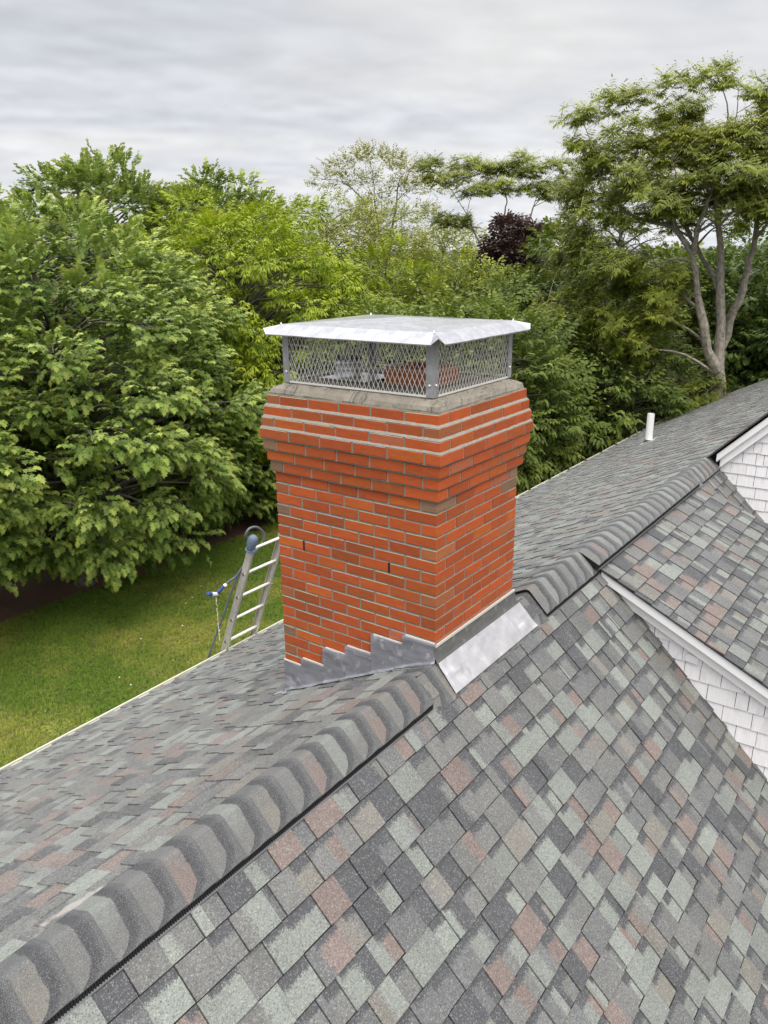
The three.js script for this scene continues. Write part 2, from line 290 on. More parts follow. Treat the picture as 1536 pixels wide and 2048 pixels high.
// ridge vent: shingle-over vent with black mesh sides
const capTex = (main, second, seed) => colorTex(384, 256, (x, y) => {     // x across the ridge, y away from us
  const u = x / 384, v = y / 256, h = hash3(x, y, seed) - 0.5, n = vnoise(x / 30, y / 30, seed) - 0.5, g = hash3(x >> 1, y >> 1, seed + 1) * 0.6 + hash3(x, y, seed + 2) * 0.4;
  const k = 0.80 + 0.44 * g, du = Math.max(0, u - 0.72) / 0.28, edge = 0.58 - 0.40 * du * du * du + h * 0.035 + n * 0.05;
  const c = v > edge ? (v > edge + 0.26 + h * 0.1 ? PAL.mid : PAL.char) : (second && u + h * 0.4 + n * 0.2 > 0.55 ? second : main), salt = g > 0.76 ? 0.5 : 0, pep = g < 0.22 ? 0.6 : 0;
  const w = v > edge ? 0.92 : 1.10; return [0, 1, 2].map((i) => mix(mix(c[i] * k * w, 0.45, salt), 0.036, pep));
});
const capMats = [[PAL.gray, null], [PAL.sage, PAL.gray], [PAL.tan, PAL.gray], [PAL.gray, PAL.rust], [PAL.mid, PAL.tan], [PAL.pale, null]].map(([a, b], i) => std({ map: capTex(a, b, 40 + i * 5), roughness: 0.88, bumpMap: grainBump, bumpScale: 0.002 }));
// profile across the ridge from the left edge to the right edge, h above the bare roof; kR = fall of the right side
function capProfile(n, h, xl, xr, kR) {
  const pts = [], a = V(xl, 0.5 * xl + h * 0.75, 0), b = V(xr, -kR * xr + h * 1.25, 0), top = 0.03 + h;
  for (let i = 0; i <= n; i++) {
    const t = i / n, x = mix(xl, xr, t), yl = 0.5 * x + h * 1.05, yr = -kR * x + h * 1.25, d = 0.036, m = Math.min(yl, yr), k = clamp(0.5 + (yl - yr) / (2 * d), 0, 1);
    pts.push(V(x, yl + (yr - yl) * k - d * k * (1 - k) * 0.9, 0));
  }
  return pts;
}
function cap(parent, z0, z1, prof, mat, tilt, thick = 0.004) {   // one cap shingle from z0 (near) to z1 (far)
  const G = new Geo(), n = prof.length - 1, L = (z0 - z1) * 1.14;
  const top = (i, z, e) => V(prof[i].x, RIDGE + prof[i].y + e, z);
  for (let i = 0; i < n; i++) {
    const u0 = i / n, u1 = (i + 1) / n, a = top(i, z0, 0.001), b = top(i + 1, z0, 0.001), c = top(i + 1, z0 - L, tilt), d = top(i, z0 - L, tilt), dn = V(0, -thick, 0), A = a.clone().add(dn), B = b.clone().add(dn), C = c.clone().add(dn), D = d.clone().add(dn);
    G.quad(a, b, c, d, [u0, 0], [u1, 0], [u1, 1], [u0, 1]); G.quad(D, C, c, d, [u0, 0.9], [u1, 0.9], [u1, 1], [u0, 1]); G.quad(a, A, B, b, [u0, 0.9], [u0, 1], [u1, 1], [u1, 0.9]);
  }
  for (const i of [0, n]) { const a = top(i, z0, 0.001), d = top(i, z0 - L, tilt); G.quad(a, d, d.clone().add(V(0, -thick, 0)), a.clone().add(V(0, -thick, 0)), [0, 0], [0, 1], [0.02, 1], [0.02, 0]); }
  return mesh('ridge_cap_shingle', G.build(), mat, parent);
}
const ribTex = grayTex(128, 16, (x, y) => (x % 16 < 6 ? 0.1 : 1));
function vent(name, z0, z1, h, xl, xr, kR, seed, label) {
  const g = new THREE.Group(); g.name = numbered(name); house.add(g); if (label) g.userData.label = label;
  const r = rng(seed), prof = capProfile(14, h, xl, xr, kR); let z = z0, last = -1;
  while (z > z1 + 0.03) { const st = Math.min(0.152, z - z1); let k; do { k = Math.floor(r() * capMats.length); } while (k === last); last = k; cap(g, z, z - st, prof.map((p) => p.clone().add(V(0, (r() - 0.5) * 0.001, 0))), capMats[k], 0.0045); z -= st; }
  if (h > 0.012) {
    // body of the vent: dark solid under the caps, ribbed on its side
    const S = new Geo(), n = prof.length - 1, low = (i) => V(prof[i].x, Math.min(0.5 * prof[i].x, -kR * prof[i].x) + 0.004, 0);
    for (const [za, zb] of [[z0 - 0.012, z1 + 0.004]]) for (let i = 0; i < n; i++) {
      const f = (p, z, e) => V(p.x, RIDGE + p.y + e, z), a = f(prof[i], za, -0.006), b = f(prof[i + 1], za, -0.006), c = f(low(i + 1), za, 0), d = f(low(i), za, 0);
      S.quad(a, b, c, d, [0, 0], [0, 0], [0, 0], [0, 0]); const e = (q) => V(q.x, q.y, zb); S.quad(e(a), e(b), e(c), e(d), [0, 0], [0, 0], [0, 0], [0, 0]);
    }
    const rt = ribTex.clone(); rt.needsUpdate = true; rt.repeat.set((z0 - z1) * 10, 1);
    mesh('vent_end', S.build(), black, g);
    const xr2 = xr - 0.006, yt = prof[n].y - 0.005, yb = -kR * xr2 + 0.006, M = new Geo(), q = [V(xr2, RIDGE + yt, z0 - 0.012), V(xr2, RIDGE + yt, z1 + 0.004), V(xr2 + 0.004, RIDGE + yb, z1 + 0.004), V(xr2 + 0.004, RIDGE + yb, z0 - 0.012)];
    const N = Math.max(2, Math.round((z0 - z1) / 0.011));   // rib fins
    M.quad(...q, [0, 1], [1, 1], [1, 0], [0, 0]);
    for (let i = 0; i < N; i++) { const za = z0 - 0.014 - (z0 - z1 - 0.02) * i / N; M.hexa([V(xr2, RIDGE + yb, za), V(xr2 + 0.0065, RIDGE + yb, za), V(xr2 + 0.0065, RIDGE + yb, za - 0.005), V(xr2, RIDGE + yb, za - 0.005), V(xr2, RIDGE + yt, za), V(xr2 + 0.0065, RIDGE + yt, za), V(xr2 + 0.0065, RIDGE + yt, za - 0.005), V(xr2, RIDGE + yt, za - 0.005)], () => [0, 0]); }
    mesh('vent_mesh', M.build(), black, g);
    // thin flange and sealant line that shows under the black side
    const F = new Geo(); F.hexa([V(xr2 + 0.004, RIDGE - kR * (xr2 + 0.004) + 0.010, z0 - 0.01), V(xr2 + 0.0095, RIDGE - kR * (xr2 + 0.0095) + 0.010, z0 - 0.01), V(xr2 + 0.0095, RIDGE - kR * (xr2 + 0.0095) + 0.010, z1), V(xr2 + 0.004, RIDGE - kR * (xr2 + 0.004) + 0.010, z1), V(xr2 + 0.004, RIDGE - kR * (xr2 + 0.004) + 0.0165, z0 - 0.01), V(xr2 + 0.0095, RIDGE - kR * (xr2 + 0.0095) + 0.0150, z0 - 0.01), V(xr2 + 0.0095, RIDGE - kR * (xr2 + 0.0095) + 0.0150, z1), V(xr2 + 0.004, RIDGE - kR * (xr2 + 0.004) + 0.0165, z1)], () => [0, 0]);
    mesh('vent_flange', F.build(), std({ color: lin(0.17, 0.17, 0.18), roughness: 0.35, metalness: 0.5 }), g);
  }
  return g;
}
vent('ridge_vent', 3.6, 0.235, 0.037, -0.105, 0.140, 1, 5, 'near run of shingled ridge vent');
vent('ridge_cap_row', 0.238, -1.28, 0.010, -0.13, 0.165, 1, 8, 'flat cap shingles against the chimney');
vent('ridge_vent', -1.14, -2.05, 0.036, -0.125, 0.150, 1, 14, 'run of ridge vent behind the chimney with an open black end');
vent('ridge_vent', -1.98, -4.62, 0.038, -0.115, 0.170, 0.475, 19, 'run of ridge vent along the dormer');
vent('ridge_vent', -4.60, -5.52, 0.030, -0.10, 0.14, 0.9, 23, 'last run of ridge vent by the tall wall');
{ // pale sealant line along the far vents, dark one along the near vent
  const strip = (x0, x1, z0, z1, mat, h) => { const G = new Geo(), f = (x, z) => V(x, RIDGE + 0.5 * x + h, z); G.quad(f(x0, z0), f(x1, z0), f(x1, z1), f(x0, z1), [0, 0], [0, 0], [0, 0], [0, 0]); G.quad(f(x0, z0), f(x0, z1), f(x0, z1).add(V(0, -0.02, 0)), f(x0, z0).add(V(0, -0.02, 0)), [0, 0], [0, 0], [0, 0], [0, 0]); return mesh('sealant_strip', G.build(), mat, house); };
  strip(-0.134, -0.120, -1.55, -4.6, std({ color: lin(0.55, 0.55, 0.55) }), 0.021);
  strip(-0.124, -0.100, 3.6, 0.3, std({ color: lin(0.10, 0.10, 0.105), roughness: 0.7 }), 0.022);
}
// trims: profile (z out of the wall, d below the roof line), swept along the rake
function rake(name, xa, xb, yOf, zFace, prof, mat) {
  const G = new Geo();
  for (let i = 0; i < prof.length - 1; i++) { const [za, da] = prof[i], [zb, db] = prof[i + 1]; const f = (x, z, d) => V(x, RIDGE + yOf(x) - d, zFace + z); G.quad(f(xa, za, da), f(xb, za, da), f(xb, zb, db), f(xa, zb, db), [0, 0], [0, 0], [0, 0], [0, 0]); }
  for (const x of [xa, xb]) { const c = V(x, RIDGE + yOf(x) - 0.08, zFace - 0.03); for (let i = 0; i < prof.length - 1; i++) G.tri(V(x, RIDGE + yOf(x) - prof[i][1], zFace + prof[i][0]), V(x, RIDGE + yOf(x) - prof[i + 1][1], zFace + prof[i + 1][0]), c, [0, 0], [0, 0], [0, 0]); }
  return mesh(name, G.build(), mat, house);
}
const moulding = [[-0.11, 0.006], [-0.003, 0.007], [0, 0.012], [0, 0.074], [-0.004, 0.080], [-0.036, 0.088], [-0.040, 0.0925], [-0.062, 0.093]];
const frieze = [[-0.11, 0.093], [-0.052, 0.0935], [-0.050, 0.100], [-0.050, 0.104], [-0.050, 0.168], [-0.078, 0.172], [-0.11, 0.172]];
const dormY = (x) => -0.0325 - 0.475 * (x - 0.02);
rake('rake_moulding', 0.16, 2.9, (x) => dormY(x) - 0.012, ZD0 - 0.012, moulding, white);
rake('rake_board', 0.24, 2.9, (x) => dormY(x) - 0.012, ZD0 - 0.012, frieze, white);
{ // black edge of roofing under the dormer shingles
  const G = new Geo(), f = (x, z, d) => V(x, RIDGE + dormY(x) - d, z);
  G.hexa([f(0.10, ZD0 + 0.001, 0.009), f(2.9, ZD0 + 0.001, 0.009), f(2.9, ZD0 - 0.1, 0.009), f(0.10, ZD0 - 0.1, 0.009), f(0.10, ZD0 + 0.001, 0.001), f(2.9, ZD0 + 0.001, 0.001), f(2.9, ZD0 - 0.1, 0.001), f(0.10, ZD0 - 0.1, 0.001)], () => [0, 0]);
  mesh('drip_edge', G.build(), black, house);
}
rake('rake_moulding', 0.10, 3.0, (x) => x - 0.012, ZT + 0.02, moulding.map(([z, d]) => [z, d * 1.15 + 0.004]), white);
rake('rake_board', 0.13, 3.0, (x) => x - 0.012, ZT + 0.02, frieze.map(([z, d]) => [z, d * 1.15 + 0.004]), white);
{ // edge of the tall wing's steep roof, its shingle ends seen from the side
  const G = new Geo(), r = rng(61), n = V(-Math.SQRT1_2, Math.SQRT1_2, 0), d = V(Math.SQRT1_2, Math.SQRT1_2, 0);
  for (let k = 0; k < 29; k++) { const a = R(-0.03, -0.02, ZT + 0.04).addScaledVector(d, k * EXPO), o = (s, h, z) => a.clone().addScaledVector(d, s).addScaledVector(n, h).add(V(0, 0, z)); const w = 0.01 * r(); G.hexa([o(0, 0, 0.01 + w), o(EXPO, 0, 0.01 + w), o(EXPO, 0, ZEND - ZT), o(0, 0, ZEND - ZT), o(0, 0.016, 0.01 + w), o(EXPO, 0.008, 0.01 + w), o(EXPO, 0.008, ZEND - ZT), o(0, 0.016, ZEND - ZT)], () => [0, 0]); }
  const m = mesh('tall_roof_shingles', G.build(), std({ color: lin(0.05, 0.05, 0.05), roughness: 0.9 }), house); m.userData.kind = 'stuff';
}
// white wood shingles on the dormer cheek and on the tall wall
const woodTex = colorTex(512, 256, (x, y) => { const g = fbm(x / 5, y / 70, 4, 3), k = 0.90 + 0.16 * g - 0.05 * hash3(x, y, 3), d = sstep(0.62, 0.8, fbm(x / 60, y / 40, 9, 3)) * 0.07; return [0.82 * k - d, 0.81 * k - d * 1.05, 0.825 * k - d * 1.2]; });
const woodMat = std({ map: woodTex, bumpMap: woodTex, bumpScale: 0.004, roughness: 0.7 });
function clip(poly, a, b, c) {      // keeps a x + b y + c >= 0
  const out = []; for (let i = 0; i < poly.length; i++) { const p = poly[i], q = poly[(i + 1) % poly.length], dp = a * p[0] + b * p[1] + c, dq = a * q[0] + b * q[1] + c; if (dp >= 0) out.push(p); if (dp * dq < 0) { const t = dp / (dp - dq); out.push([mix(p[0], q[0], t), mix(p[1], q[1], t)]); } } return out;
}
function woodWall(name, zWall, x0, x1, yTop, yBot, rowH, cuts, seed, most, first) {
  const g = new THREE.Group(); g.name = numbered(name); house.add(g); const r = rng(seed), rest = [];
  for (let k = 0, y = yTop; y > yBot; k++, y -= rowH) {
    let x = x0 - r() * 0.1; const drop = 0;
    while (x < x1) {
      const w = 0.075 + 0.13 * r(), gap = 0.0025 + 0.004 * r(), lo = y - rowH + (r() - 0.5) * 0.006, slant = (r() - 0.5) * 0.005;
      let poly = [[x + gap / 2, lo], [x + w - gap / 2, lo + slant], [x + w - gap / 2, y + 0.004], [x + gap / 2, y + 0.004]];
      for (const c of cuts) poly = clip(poly, ...c);
      if (poly.length >= 3) {
        const G = new Geo(), bz = 0.013 + 0.003 * r(), zo = (yy) => zWall + mix(bz, 0.003, clamp((yy - lo) / rowH, 0, 1)), ou = r() * 3, ov = r() * 3, F = (p, e) => V(p[0], RIDGE + p[1], e ?? zo(p[1])), U = (p) => [p[0] * 1.6 + ou, p[1] * 1.2 + ov];
        for (let i = 1; i < poly.length - 1; i++) G.tri(F(poly[0]), F(poly[i]), F(poly[i + 1]), U(poly[0]), U(poly[i]), U(poly[i + 1]));
        for (let i = 0; i < poly.length; i++) { const p = poly[i], q = poly[(i + 1) % poly.length]; G.quad(F(p, zWall), F(q, zWall), F(q), F(p), U(p), U(q), U(q), U(p)); }
        mesh('wall_shingle', G.build(), woodMat, g);
      }
      x += w;
    }
  }
  return g;
}
woodWall('cheek_shingles', -2.166, 0.35, 2.1, -0.44, -2.2, 0.131, [[1, 1, -0.006], [-0.475, -1, -0.0325 + 0.0095 - 0.012 - 0.165]], 77);
woodWall('gable_shingles', -5.606, 0.02, 1.3, 0.85, -1.3, 0.1235, [[1, 1, -0.004], [1, -1, -0.19]], 78);
{ // a loose shingle hanging under the rake board
  const g = boxGeo(-0.045, 0.045, -0.03, 0.03, 0, 0.008); g.rotateZ(-0.12); g.translate(0.86, RIDGE - 0.665, -2.148); mesh('loose_wall_shingle', g, woodMat, house);
}
// gutter along the lawn side eave
{
  const ye = 0.5 * EAVE_X, prof = [[-3.855, ye - 0.02], [-3.855, ye - 0.11], [-3.92, ye - 0.115], [-3.955, ye - 0.075], [-3.957, ye - 0.047], [-3.957, ye - 0.030], [-3.947, ye - 0.030], [-3.947, ye - 0.043]];
  const G = new Geo(); for (let i = 0; i < prof.length - 1; i++) { const f = (k, z) => V(prof[k][0], RIDGE + prof[k][1], z); G.quad(f(i, Z0), f(i + 1, Z0), f(i + 1, ZEND - 0.02), f(i, ZEND - 0.02), [0, 0], [0, 0], [0, 0], [0, 0]); }
  mesh('gutter', G.build(), creamMetal, house);
  const dG = new Geo(), yq = 0.5 * EAVE_X; dG.hexa([V(EAVE_X - 0.03, RIDGE + yq - 0.016, Z0), V(EAVE_X + 0.04, RIDGE + yq + 0.014, Z0), V(EAVE_X + 0.04, RIDGE + yq + 0.014, ZEND), V(EAVE_X - 0.03, RIDGE + yq - 0.016, ZEND), V(EAVE_X - 0.03, RIDGE + yq - 0.012, Z0), V(EAVE_X + 0.04, RIDGE + yq + 0.020, Z0), V(EAVE_X + 0.04, RIDGE + yq + 0.020, ZEND), V(EAVE_X - 0.03, RIDGE + yq - 0.012, ZEND)], () => [0, 0]);
  mesh('drip_edge', dG.build(), creamMetal, house);
  for (let z = -9.4; z > -17.6; z -= 0.86) mesh('gutter_hanger', boxGeo(-3.945, -3.86, RIDGE + ye - 0.028, RIDGE + ye - 0.004, z - 0.010, z + 0.010), black, house);
}

/* ------------------------------------------------------------------ chimney */
const chimney = base('chimney', R(-0.58, -0.3, -0.46), 'orange red brick chimney with corbelled top and lead flashing on the ridge', 'chimney');
const CH = chimney.position.clone();
const rel = (g) => { g.translate(-CH.x, -CH.y, -CH.z); return g; };
const wL = 1.151, wR = 0.918, CO = 0.0677, Y0 = 0.87;
const brickTex = colorTex(512, 512, (x, y) => { const f = fbm(x / 50, y / 18, 6, 4), s = hash3(x, y, 12), pit = fbm(x / 6, y / 5, 13, 2), k = 0.86 + 0.26 * f + 0.10 * (s - 0.5) - 0.35 * sstep(0.78, 0.86, pit), w = sstep(0.62, 0.85, fbm(x / 9 + 40, y / 60, 15, 4)) * 0.16; return [0.92 * k + w * 0.3, 0.90 * k + w * 0.4, 0.88 * k + w * 0.4]; });
const brickMat = std({ map: brickTex, bumpMap: brickTex, bumpScale: 0.005, vertexColors: true, roughness: 0.86 });
const mortarTex = colorTex(512, 512, (x, y) => { const f = fbm(x / 22, y / 22, 16, 4), s = hash3(x, y, 17), k = 0.72 + 0.42 * f + 0.2 * (s - 0.5); return [0.250 * k, 0.232 * k, 0.195 * k]; });
const mortarMat = std({ map: mortarTex, bumpMap: mortarTex, bumpScale: 0.012, roughness: 0.95 });
const cementTex = colorTex(512, 512, (x, y) => { const f = fbm(x / 34, y / 34, 18, 5), s = hash3(x, y, 19), pit = sstep(0.66, 0.76, fbm(x / 11, y / 11, 20, 3)), k = (0.62 + 0.7 * f) * (0.85 + 0.3 * s) * (1 - 0.45 * pit); return [0.235 * k, 0.212 * k, 0.172 * k]; });
const cementMat = std({ map: cementTex, bumpMap: cementTex, bumpScale: 0.016, roughness: 0.95 });
const stackOff = (k) => k >= 0 || k === -1 ? 0 : k === -2 ? 0.018 : k === -3 ? 0.030 : k === -4 ? 0.044 : k === -5 ? 0.056 : k === -6 ? 0.046 : k === -7 ? 0.034 : 0.020;
const rowTop = (k) => Y0 - k * CO + (k <= -6 ? -0.0026 * (-5 - k) : 0);     // top of row k (0 = first row under the corbel)
{
  const r = rng(90), hidden = [];
  // a brick with chamfered edges; x0..x1 along, depth behind the face
  function brick(x0, x1, y0, y1, z0, z1, col, weep) {
    const G = new Geo(), c = 0.0025, j = () => (r() - 0.5) * 0.0016, P = (x, y, z) => V(x, RIDGE + y, z), ou = r() * 5, ov = r() * 5;
    const uvF = (p) => [p.x * 2.2 + p.z * 1.9 + ou, p.y * 2.2 + ov];
    // outer box inset by the chamfer on every face
    const X = [x0, x1], Y = [y0 + j(), y1 + j()], Zz = [z0, z1];
    const LIT_SMEAR = [0.26 + 0.12 * r(), 0.22 + 0.12 * r(), 0.17 + 0.10 * r()], paleEdge = r() < 0.55;  // mortar smear on the brick tops, its tone paled to carry light on the ledges
    const face = (a, b, cc, d, col2 = col) => { G.quad(a, b, cc, d, uvF(a), uvF(b), uvF(cc), uvF(d), col2); };
    const tl = (r() - 0.5) * 0.0026, q = (i, jx, k, ex, ey, ez) => P(X[i] + (i ? -1 : 1) * ex, Y[jx] + (i ? tl : -tl) + (jx ? -1 : 1) * ey, Zz[k] + (k ? -1 : 1) * ez);
    for (const k of [0, 1]) { face(q(0, 0, k, c, c, 0), q(1, 0, k, c, c, 0), q(1, 1, k, c, c, 0), q(0, 1, k, c, c, 0)); face(q(k, 0, 0, 0, c, c), q(k, 0, 1, 0, c, c), q(k, 1, 1, 0, c, c), q(k, 1, 0, 0, c, c)); face(q(0, k, 0, c, 0, c), q(1, k, 0, c, 0, c), q(1, k, 1, c, 0, c), q(0, k, 1, c, 0, c), k ? LIT_SMEAR : col); }
    for (const a of [0, 1]) for (const b of [0, 1]) {   // edge strips
      face(q(0, a, b, c, c, 0), q(1, a, b, c, c, 0), q(1, a, b, c, 0, c), q(0, a, b, c, 0, c), a && paleEdge ? LIT_SMEAR : col);
      face(q(a, 0, b, c, c, 0), q(a, 1, b, c, c, 0), q(a, 1, b, 0, c, c), q(a, 0, b, 0, c, c));
      face(q(a, b, 0, c, 0, c), q(a, b, 1, c, 0, c), q(a, b, 1, 0, c, c), q(a, b, 0, 0, c, c));
      for (const d of [0, 1]) G.tri(q(a, b, d, c, c, 0), q(a, b, d, c, 0, c), q(a, b, d, 0, c, c), [0, 0], [0, 0], [0, 0], col);
    }
    return rel(G.build());
  }
  const tone = (corner) => {
    const v = r(), k = 0.80 + 0.34 * r();
    if (corner && v < 0.16) return [0.22 * k, 0.13 * k, 0.075 * k];          // brown ends
    if (corner && v < 0.62) return [0.34 * k, 0.105 * k, 0.036 * k];
    if (v < 0.04) return [0.44 * k, 0.120 * k, 0.050 * k];                   // paler, salmon
    if (v < 0.20) return [0.34 * k, 0.074 * k, 0.014 * k];
    if (v < 0.32) return [0.43 * k, 0.094 * k, 0.012 * k];
    return [0.40 * k, 0.075 * k, 0.012 * k];
  };
  const H = 0.0572;
  for (let k = -8; k < 21; k++) {
    const o = stackOff(k), yT = rowTop(k) - 0.005, yB = yT - (k <= -6 ? H - 0.002 : H), X0 = -wL - o, X1 = o, ZF = o, ZB = -wR - o - (k < -1 ? 0.02 : 0), even = ((k % 2) + 2) % 2 === 0, D = 0.096, J = 0.0125;
    const jj = () => (r() - 0.5) * 0.004;
    // front face (towards us): even rows begin with a brick end at the far left and end with a full brick at the corner
    const lay = (len, startHead, n) => { const Lb = (len - (startHead === null ? 0 : D + J) - (n - 1) * J) / n; return Lb; };
    const front = [], nF = 5, Lf = (X1 - X0 - D - nF * J) / nF; let x = X0;
    for (let i = 0; i < nF + 1; i++) { const head = even ? i === 0 : i === nF, w = head ? D : Lf; front.push([x, x + w, head || (i === nF || i === 0)]); x += w + J; }
    front.forEach(([a, b, corner], i) => {
      const cornerL = i === 0, cornerR = i === nF; let a2 = a + (cornerL ? 0 : jj() * 0.5), b2 = b - (cornerR ? 0 : jj() * 0.5);
      const lo = roofLow(0.5 * (a + b)); if (yT < lo - 0.02) return;
      // corner brick is shared with the right face: a brick end here is a full brick there
      const zb = cornerR && !even ? ZF - Lf : ZF - D, pj = corner ? 0 : jj() * 0.35;
      if (cornerR && !even) return;         // laid with the right face
      mesh('brick', brick(a2, b2, yB, yT, zb, ZF + pj, tone(corner && (b - a) < 0.12)), brickMat, chimney);
    });
    const nR = 4, Lr = (ZF - ZB - D - nR * J) / nR; let z = ZF;
    for (let i = 0; i < nR + 1; i++) {
      const head = even ? i === 0 : i === nR, w = head ? D : Lr, za = z, zb = z - w; z = zb - J;
      if (even && i === 0) continue;        // end of the front corner brick
      if (yT < 0.02) continue;
      const corner = i === 0 || i === nR;
      mesh('brick', brick(X1 - D, X1 + (corner ? 0 : jj() * 0.35), yB, yT, zb + (corner ? 0 : jj() * 0.4), za, tone(corner && (i === nR || true) && r() < 0.5)), brickMat, chimney);
    }
    // the two far faces, out of sight from here
    for (let zz = ZF - D - J; zz > ZB + 0.1; zz -= 0.21) hidden.push(brick(X0, X0 + D, yB, yT, Math.max(zz - 0.2, ZB), zz, tone(false)));
    for (let xx = X0; xx < X1 - 0.12; xx += 0.21) hidden.push(brick(xx + (even ? 0 : 0.1), Math.min(xx + 0.2 + (even ? 0 : 0.1), X1 - D - J), yB, yT, ZB, ZB + D, tone(false)));
  }
  const hb = mesh('bricks', mergeGeometries(hidden), brickMat, chimney); hb.userData.kind = 'stuff';
  // mortar core, row by row, a little behind the brick faces
  const core = [], rec = 0.005;
  for (let k = -8; k < 21; k++) { const o = stackOff(k) - rec, zx = k < -1 ? 0.02 : 0; const g = boxGeo(-wL - o, o, RIDGE + rowTop(k + 1) + 0.0002, RIDGE + rowTop(k) - 0.0002, -wR - o - zx, o); core.push(g); }
  const weep = [];
  mesh('mortar', rel(mergeGeometries(core)), mortarMat, chimney);
  // two weep holes in the front face
  for (const [px, k] of [[-0.946, 5], [-0.313, 5]]) { const yT = rowTop(k) - 0.004; mesh('weep_hole', rel(boxGeo(px - 0.006, px + 0.006, RIDGE + yT - 0.060, RIDGE + yT, -0.04, 0.0006)), black, chimney); }
  // sloping mortar washes on the three set-backs
  const ring = (o0, y0, o1, y1, n, zx = 0.02, amp = 0.003) => {
    const G = new Geo(), cs = (o) => [[-wL - o, o], [o, o], [o, -wR - o - zx], [-wL - o, -wR - o - zx]], A = cs(o0), B = cs(o1);
    for (let e = 0; e < 4; e++) for (let i = 0; i < n; i++) {
      const f = (C, t, y, q) => { const [ax, az] = C[e], [bx, bz] = C[(e + 1) % 4]; const X = mix(ax, bx, t), Z = mix(az, bz, t); return V(X, RIDGE + y + (fbm(X * 22, Z * 22, q, 3) - 0.5) * amp * 2, Z); };
      const a = f(A, i / n, y0, 1), b = f(A, (i + 1) / n, y0, 1), c = f(B, (i + 1) / n, y1, 2), d = f(B, i / n, y1, 2), u = (p) => [p.x * 2.5 + p.z * 2.5, p.y * 5 + (p.x - p.z)]; G.quad(a, b, c, d, u(a), u(b), u(c), u(d));
    }
    return rel(G.build());
  };
  for (const k of [-6, -7, -8]) mesh('mortar_wash', ring(stackOff(k + 1) - 0.002, rowTop(k + 1) - 0.003, stackOff(k) - 0.001, rowTop(k + 1) + 0.011, 30), std({ map: mortarTex, bumpMap: mortarTex, bumpScale: 0.005, roughness: 0.95, color: lin(1.08, 1.08, 1.10) }), chimney);
  // cement crown: rounded rough shoulder and a flat top
  const top = 1.466, S = [[0.006, rowTop(-8) - 0.006], [0.008, rowTop(-8) + 0.008], [-0.002, rowTop(-8) + 0.030], [-0.026, top - 0.016], [-0.060, top - 0.003], [-0.14, top - 0.004], [-0.45, top - 0.006]], parts = [];
  const G = new Geo(), cs = (o) => [[-wL - o, o], [o, o], [o, -wR - o - 0.02], [-wL - o, -wR - o - 0.02]], N = 44;
  const pt = (s, e, t) => { const [o, y] = S[s], C = cs(Math.max(o, -0.44)), [ax, az] = C[e], [bx, bz] = C[(e + 1) % 4], X = mix(ax, bx, t), Z = mix(az, bz, t), q = s > 0 && s < 5 ? 1 : 0.2; const nn = (fbm(X * 14 + s * 3, Z * 14, 3, 4) - 0.5) * 0.016 * q, n2 = (fbm(X * 60, Z * 60 + s * 9, 4, 2) - 0.5) * 0.006 * q; const cx = -wL / 2, cz = -wR / 2, L = Math.hypot(X - cx, Z - cz); return V(X + (X - cx) / L * nn, RIDGE + y + nn * 0.5 + n2, Z + (Z - cz) / L * nn); };
  for (let s = 0; s < S.length - 1; s++) for (let e = 0; e < 4; e++) for (let i = 0; i < N; i++) { const a = pt(s, e, i / N), b = pt(s, e, (i + 1) / N), c = pt(s + 1, e, (i + 1) / N), d = pt(s + 1, e, i / N), u = (p) => [p.x * 2, p.z * 2 + p.y * 2]; G.quad(a, b, c, d, u(a), u(b), u(c), u(d)); }
  mesh('cement_crown', rel(G.build()), cementMat, chimney);

  // clay flue liner, square with a pale rim
  const clay = std({ map: brickTex, color: lin(0.46, 0.165, 0.075), roughness: 0.8, bumpMap: brickTex, bumpScale: 0.003 }), flue = new THREE.Group(); flue.name = numbered('clay_flue'); chimney.add(flue);
  const sq = (x0, x1, z0, z1, y0, y1, th) => { const s = new THREE.Shape([[x0, z0], [x1, z0], [x1, z1], [x0, z1]].map(([a, b]) => new THREE.Vector2(a, b))); const h = new THREE.Path([[x0 + th, z0 + th], [x0 + th, z1 - th], [x1 - th, z1 - th], [x1 - th, z0 + th]].map(([a, b]) => new THREE.Vector2(a, b))); s.holes.push(h); const g = new THREE.ExtrudeGeometry(s, { depth: y1 - y0, bevelEnabled: true, bevelSize: 0.003, bevelThickness: 0.003, bevelSegments: 1 }); g.rotateX(Math.PI / 2); g.translate(0, RIDGE + y1, 0); return rel(g); };
  mesh('flue_wall', sq(-0.605, -0.295, -0.690, -0.385, 1.44, 1.540, 0.024), clay, flue);
  mesh('flue_rim', sq(-0.606, -0.294, -0.691, -0.384, 1.5415, 1.5485, 0.022), std({ color: lin(0.52, 0.33, 0.24), roughness: 0.9 }), flue);
  mesh('flue_opening', rel(boxGeo(-0.575, -0.325, RIDGE + 1.455, RIDGE + 1.475, -0.660, -0.415)), black, flue);
  // round metal liner with its flange
  const steel = std({ color: lin(0.55, 0.56, 0.57), metalness: 0.85, roughness: 0.42 }), pipe = new THREE.Group(); pipe.name = numbered('metal_liner'); chimney.add(pipe);
  const lathe = new THREE.LatheGeometry([[0.10, 0], [0.092, 0.006], [0.078, 0.012], [0.078, 0.055], [0.081, 0.058], [0.081, 0.062], [0.078, 0.066], [0.078, 0.092], [0.083, 0.095], [0.083, 0.099], [0.076, 0.102], [0.076, 0.125], [0.070, 0.125], [0.070, 0.01]].map(([a, b]) => new THREE.Vector2(a, b)), 28); lathe.scale(1, 0.86, 1).translate(-0.90, RIDGE + 1.467, -0.42); mesh('liner_collar', rel(lathe), steel, pipe);
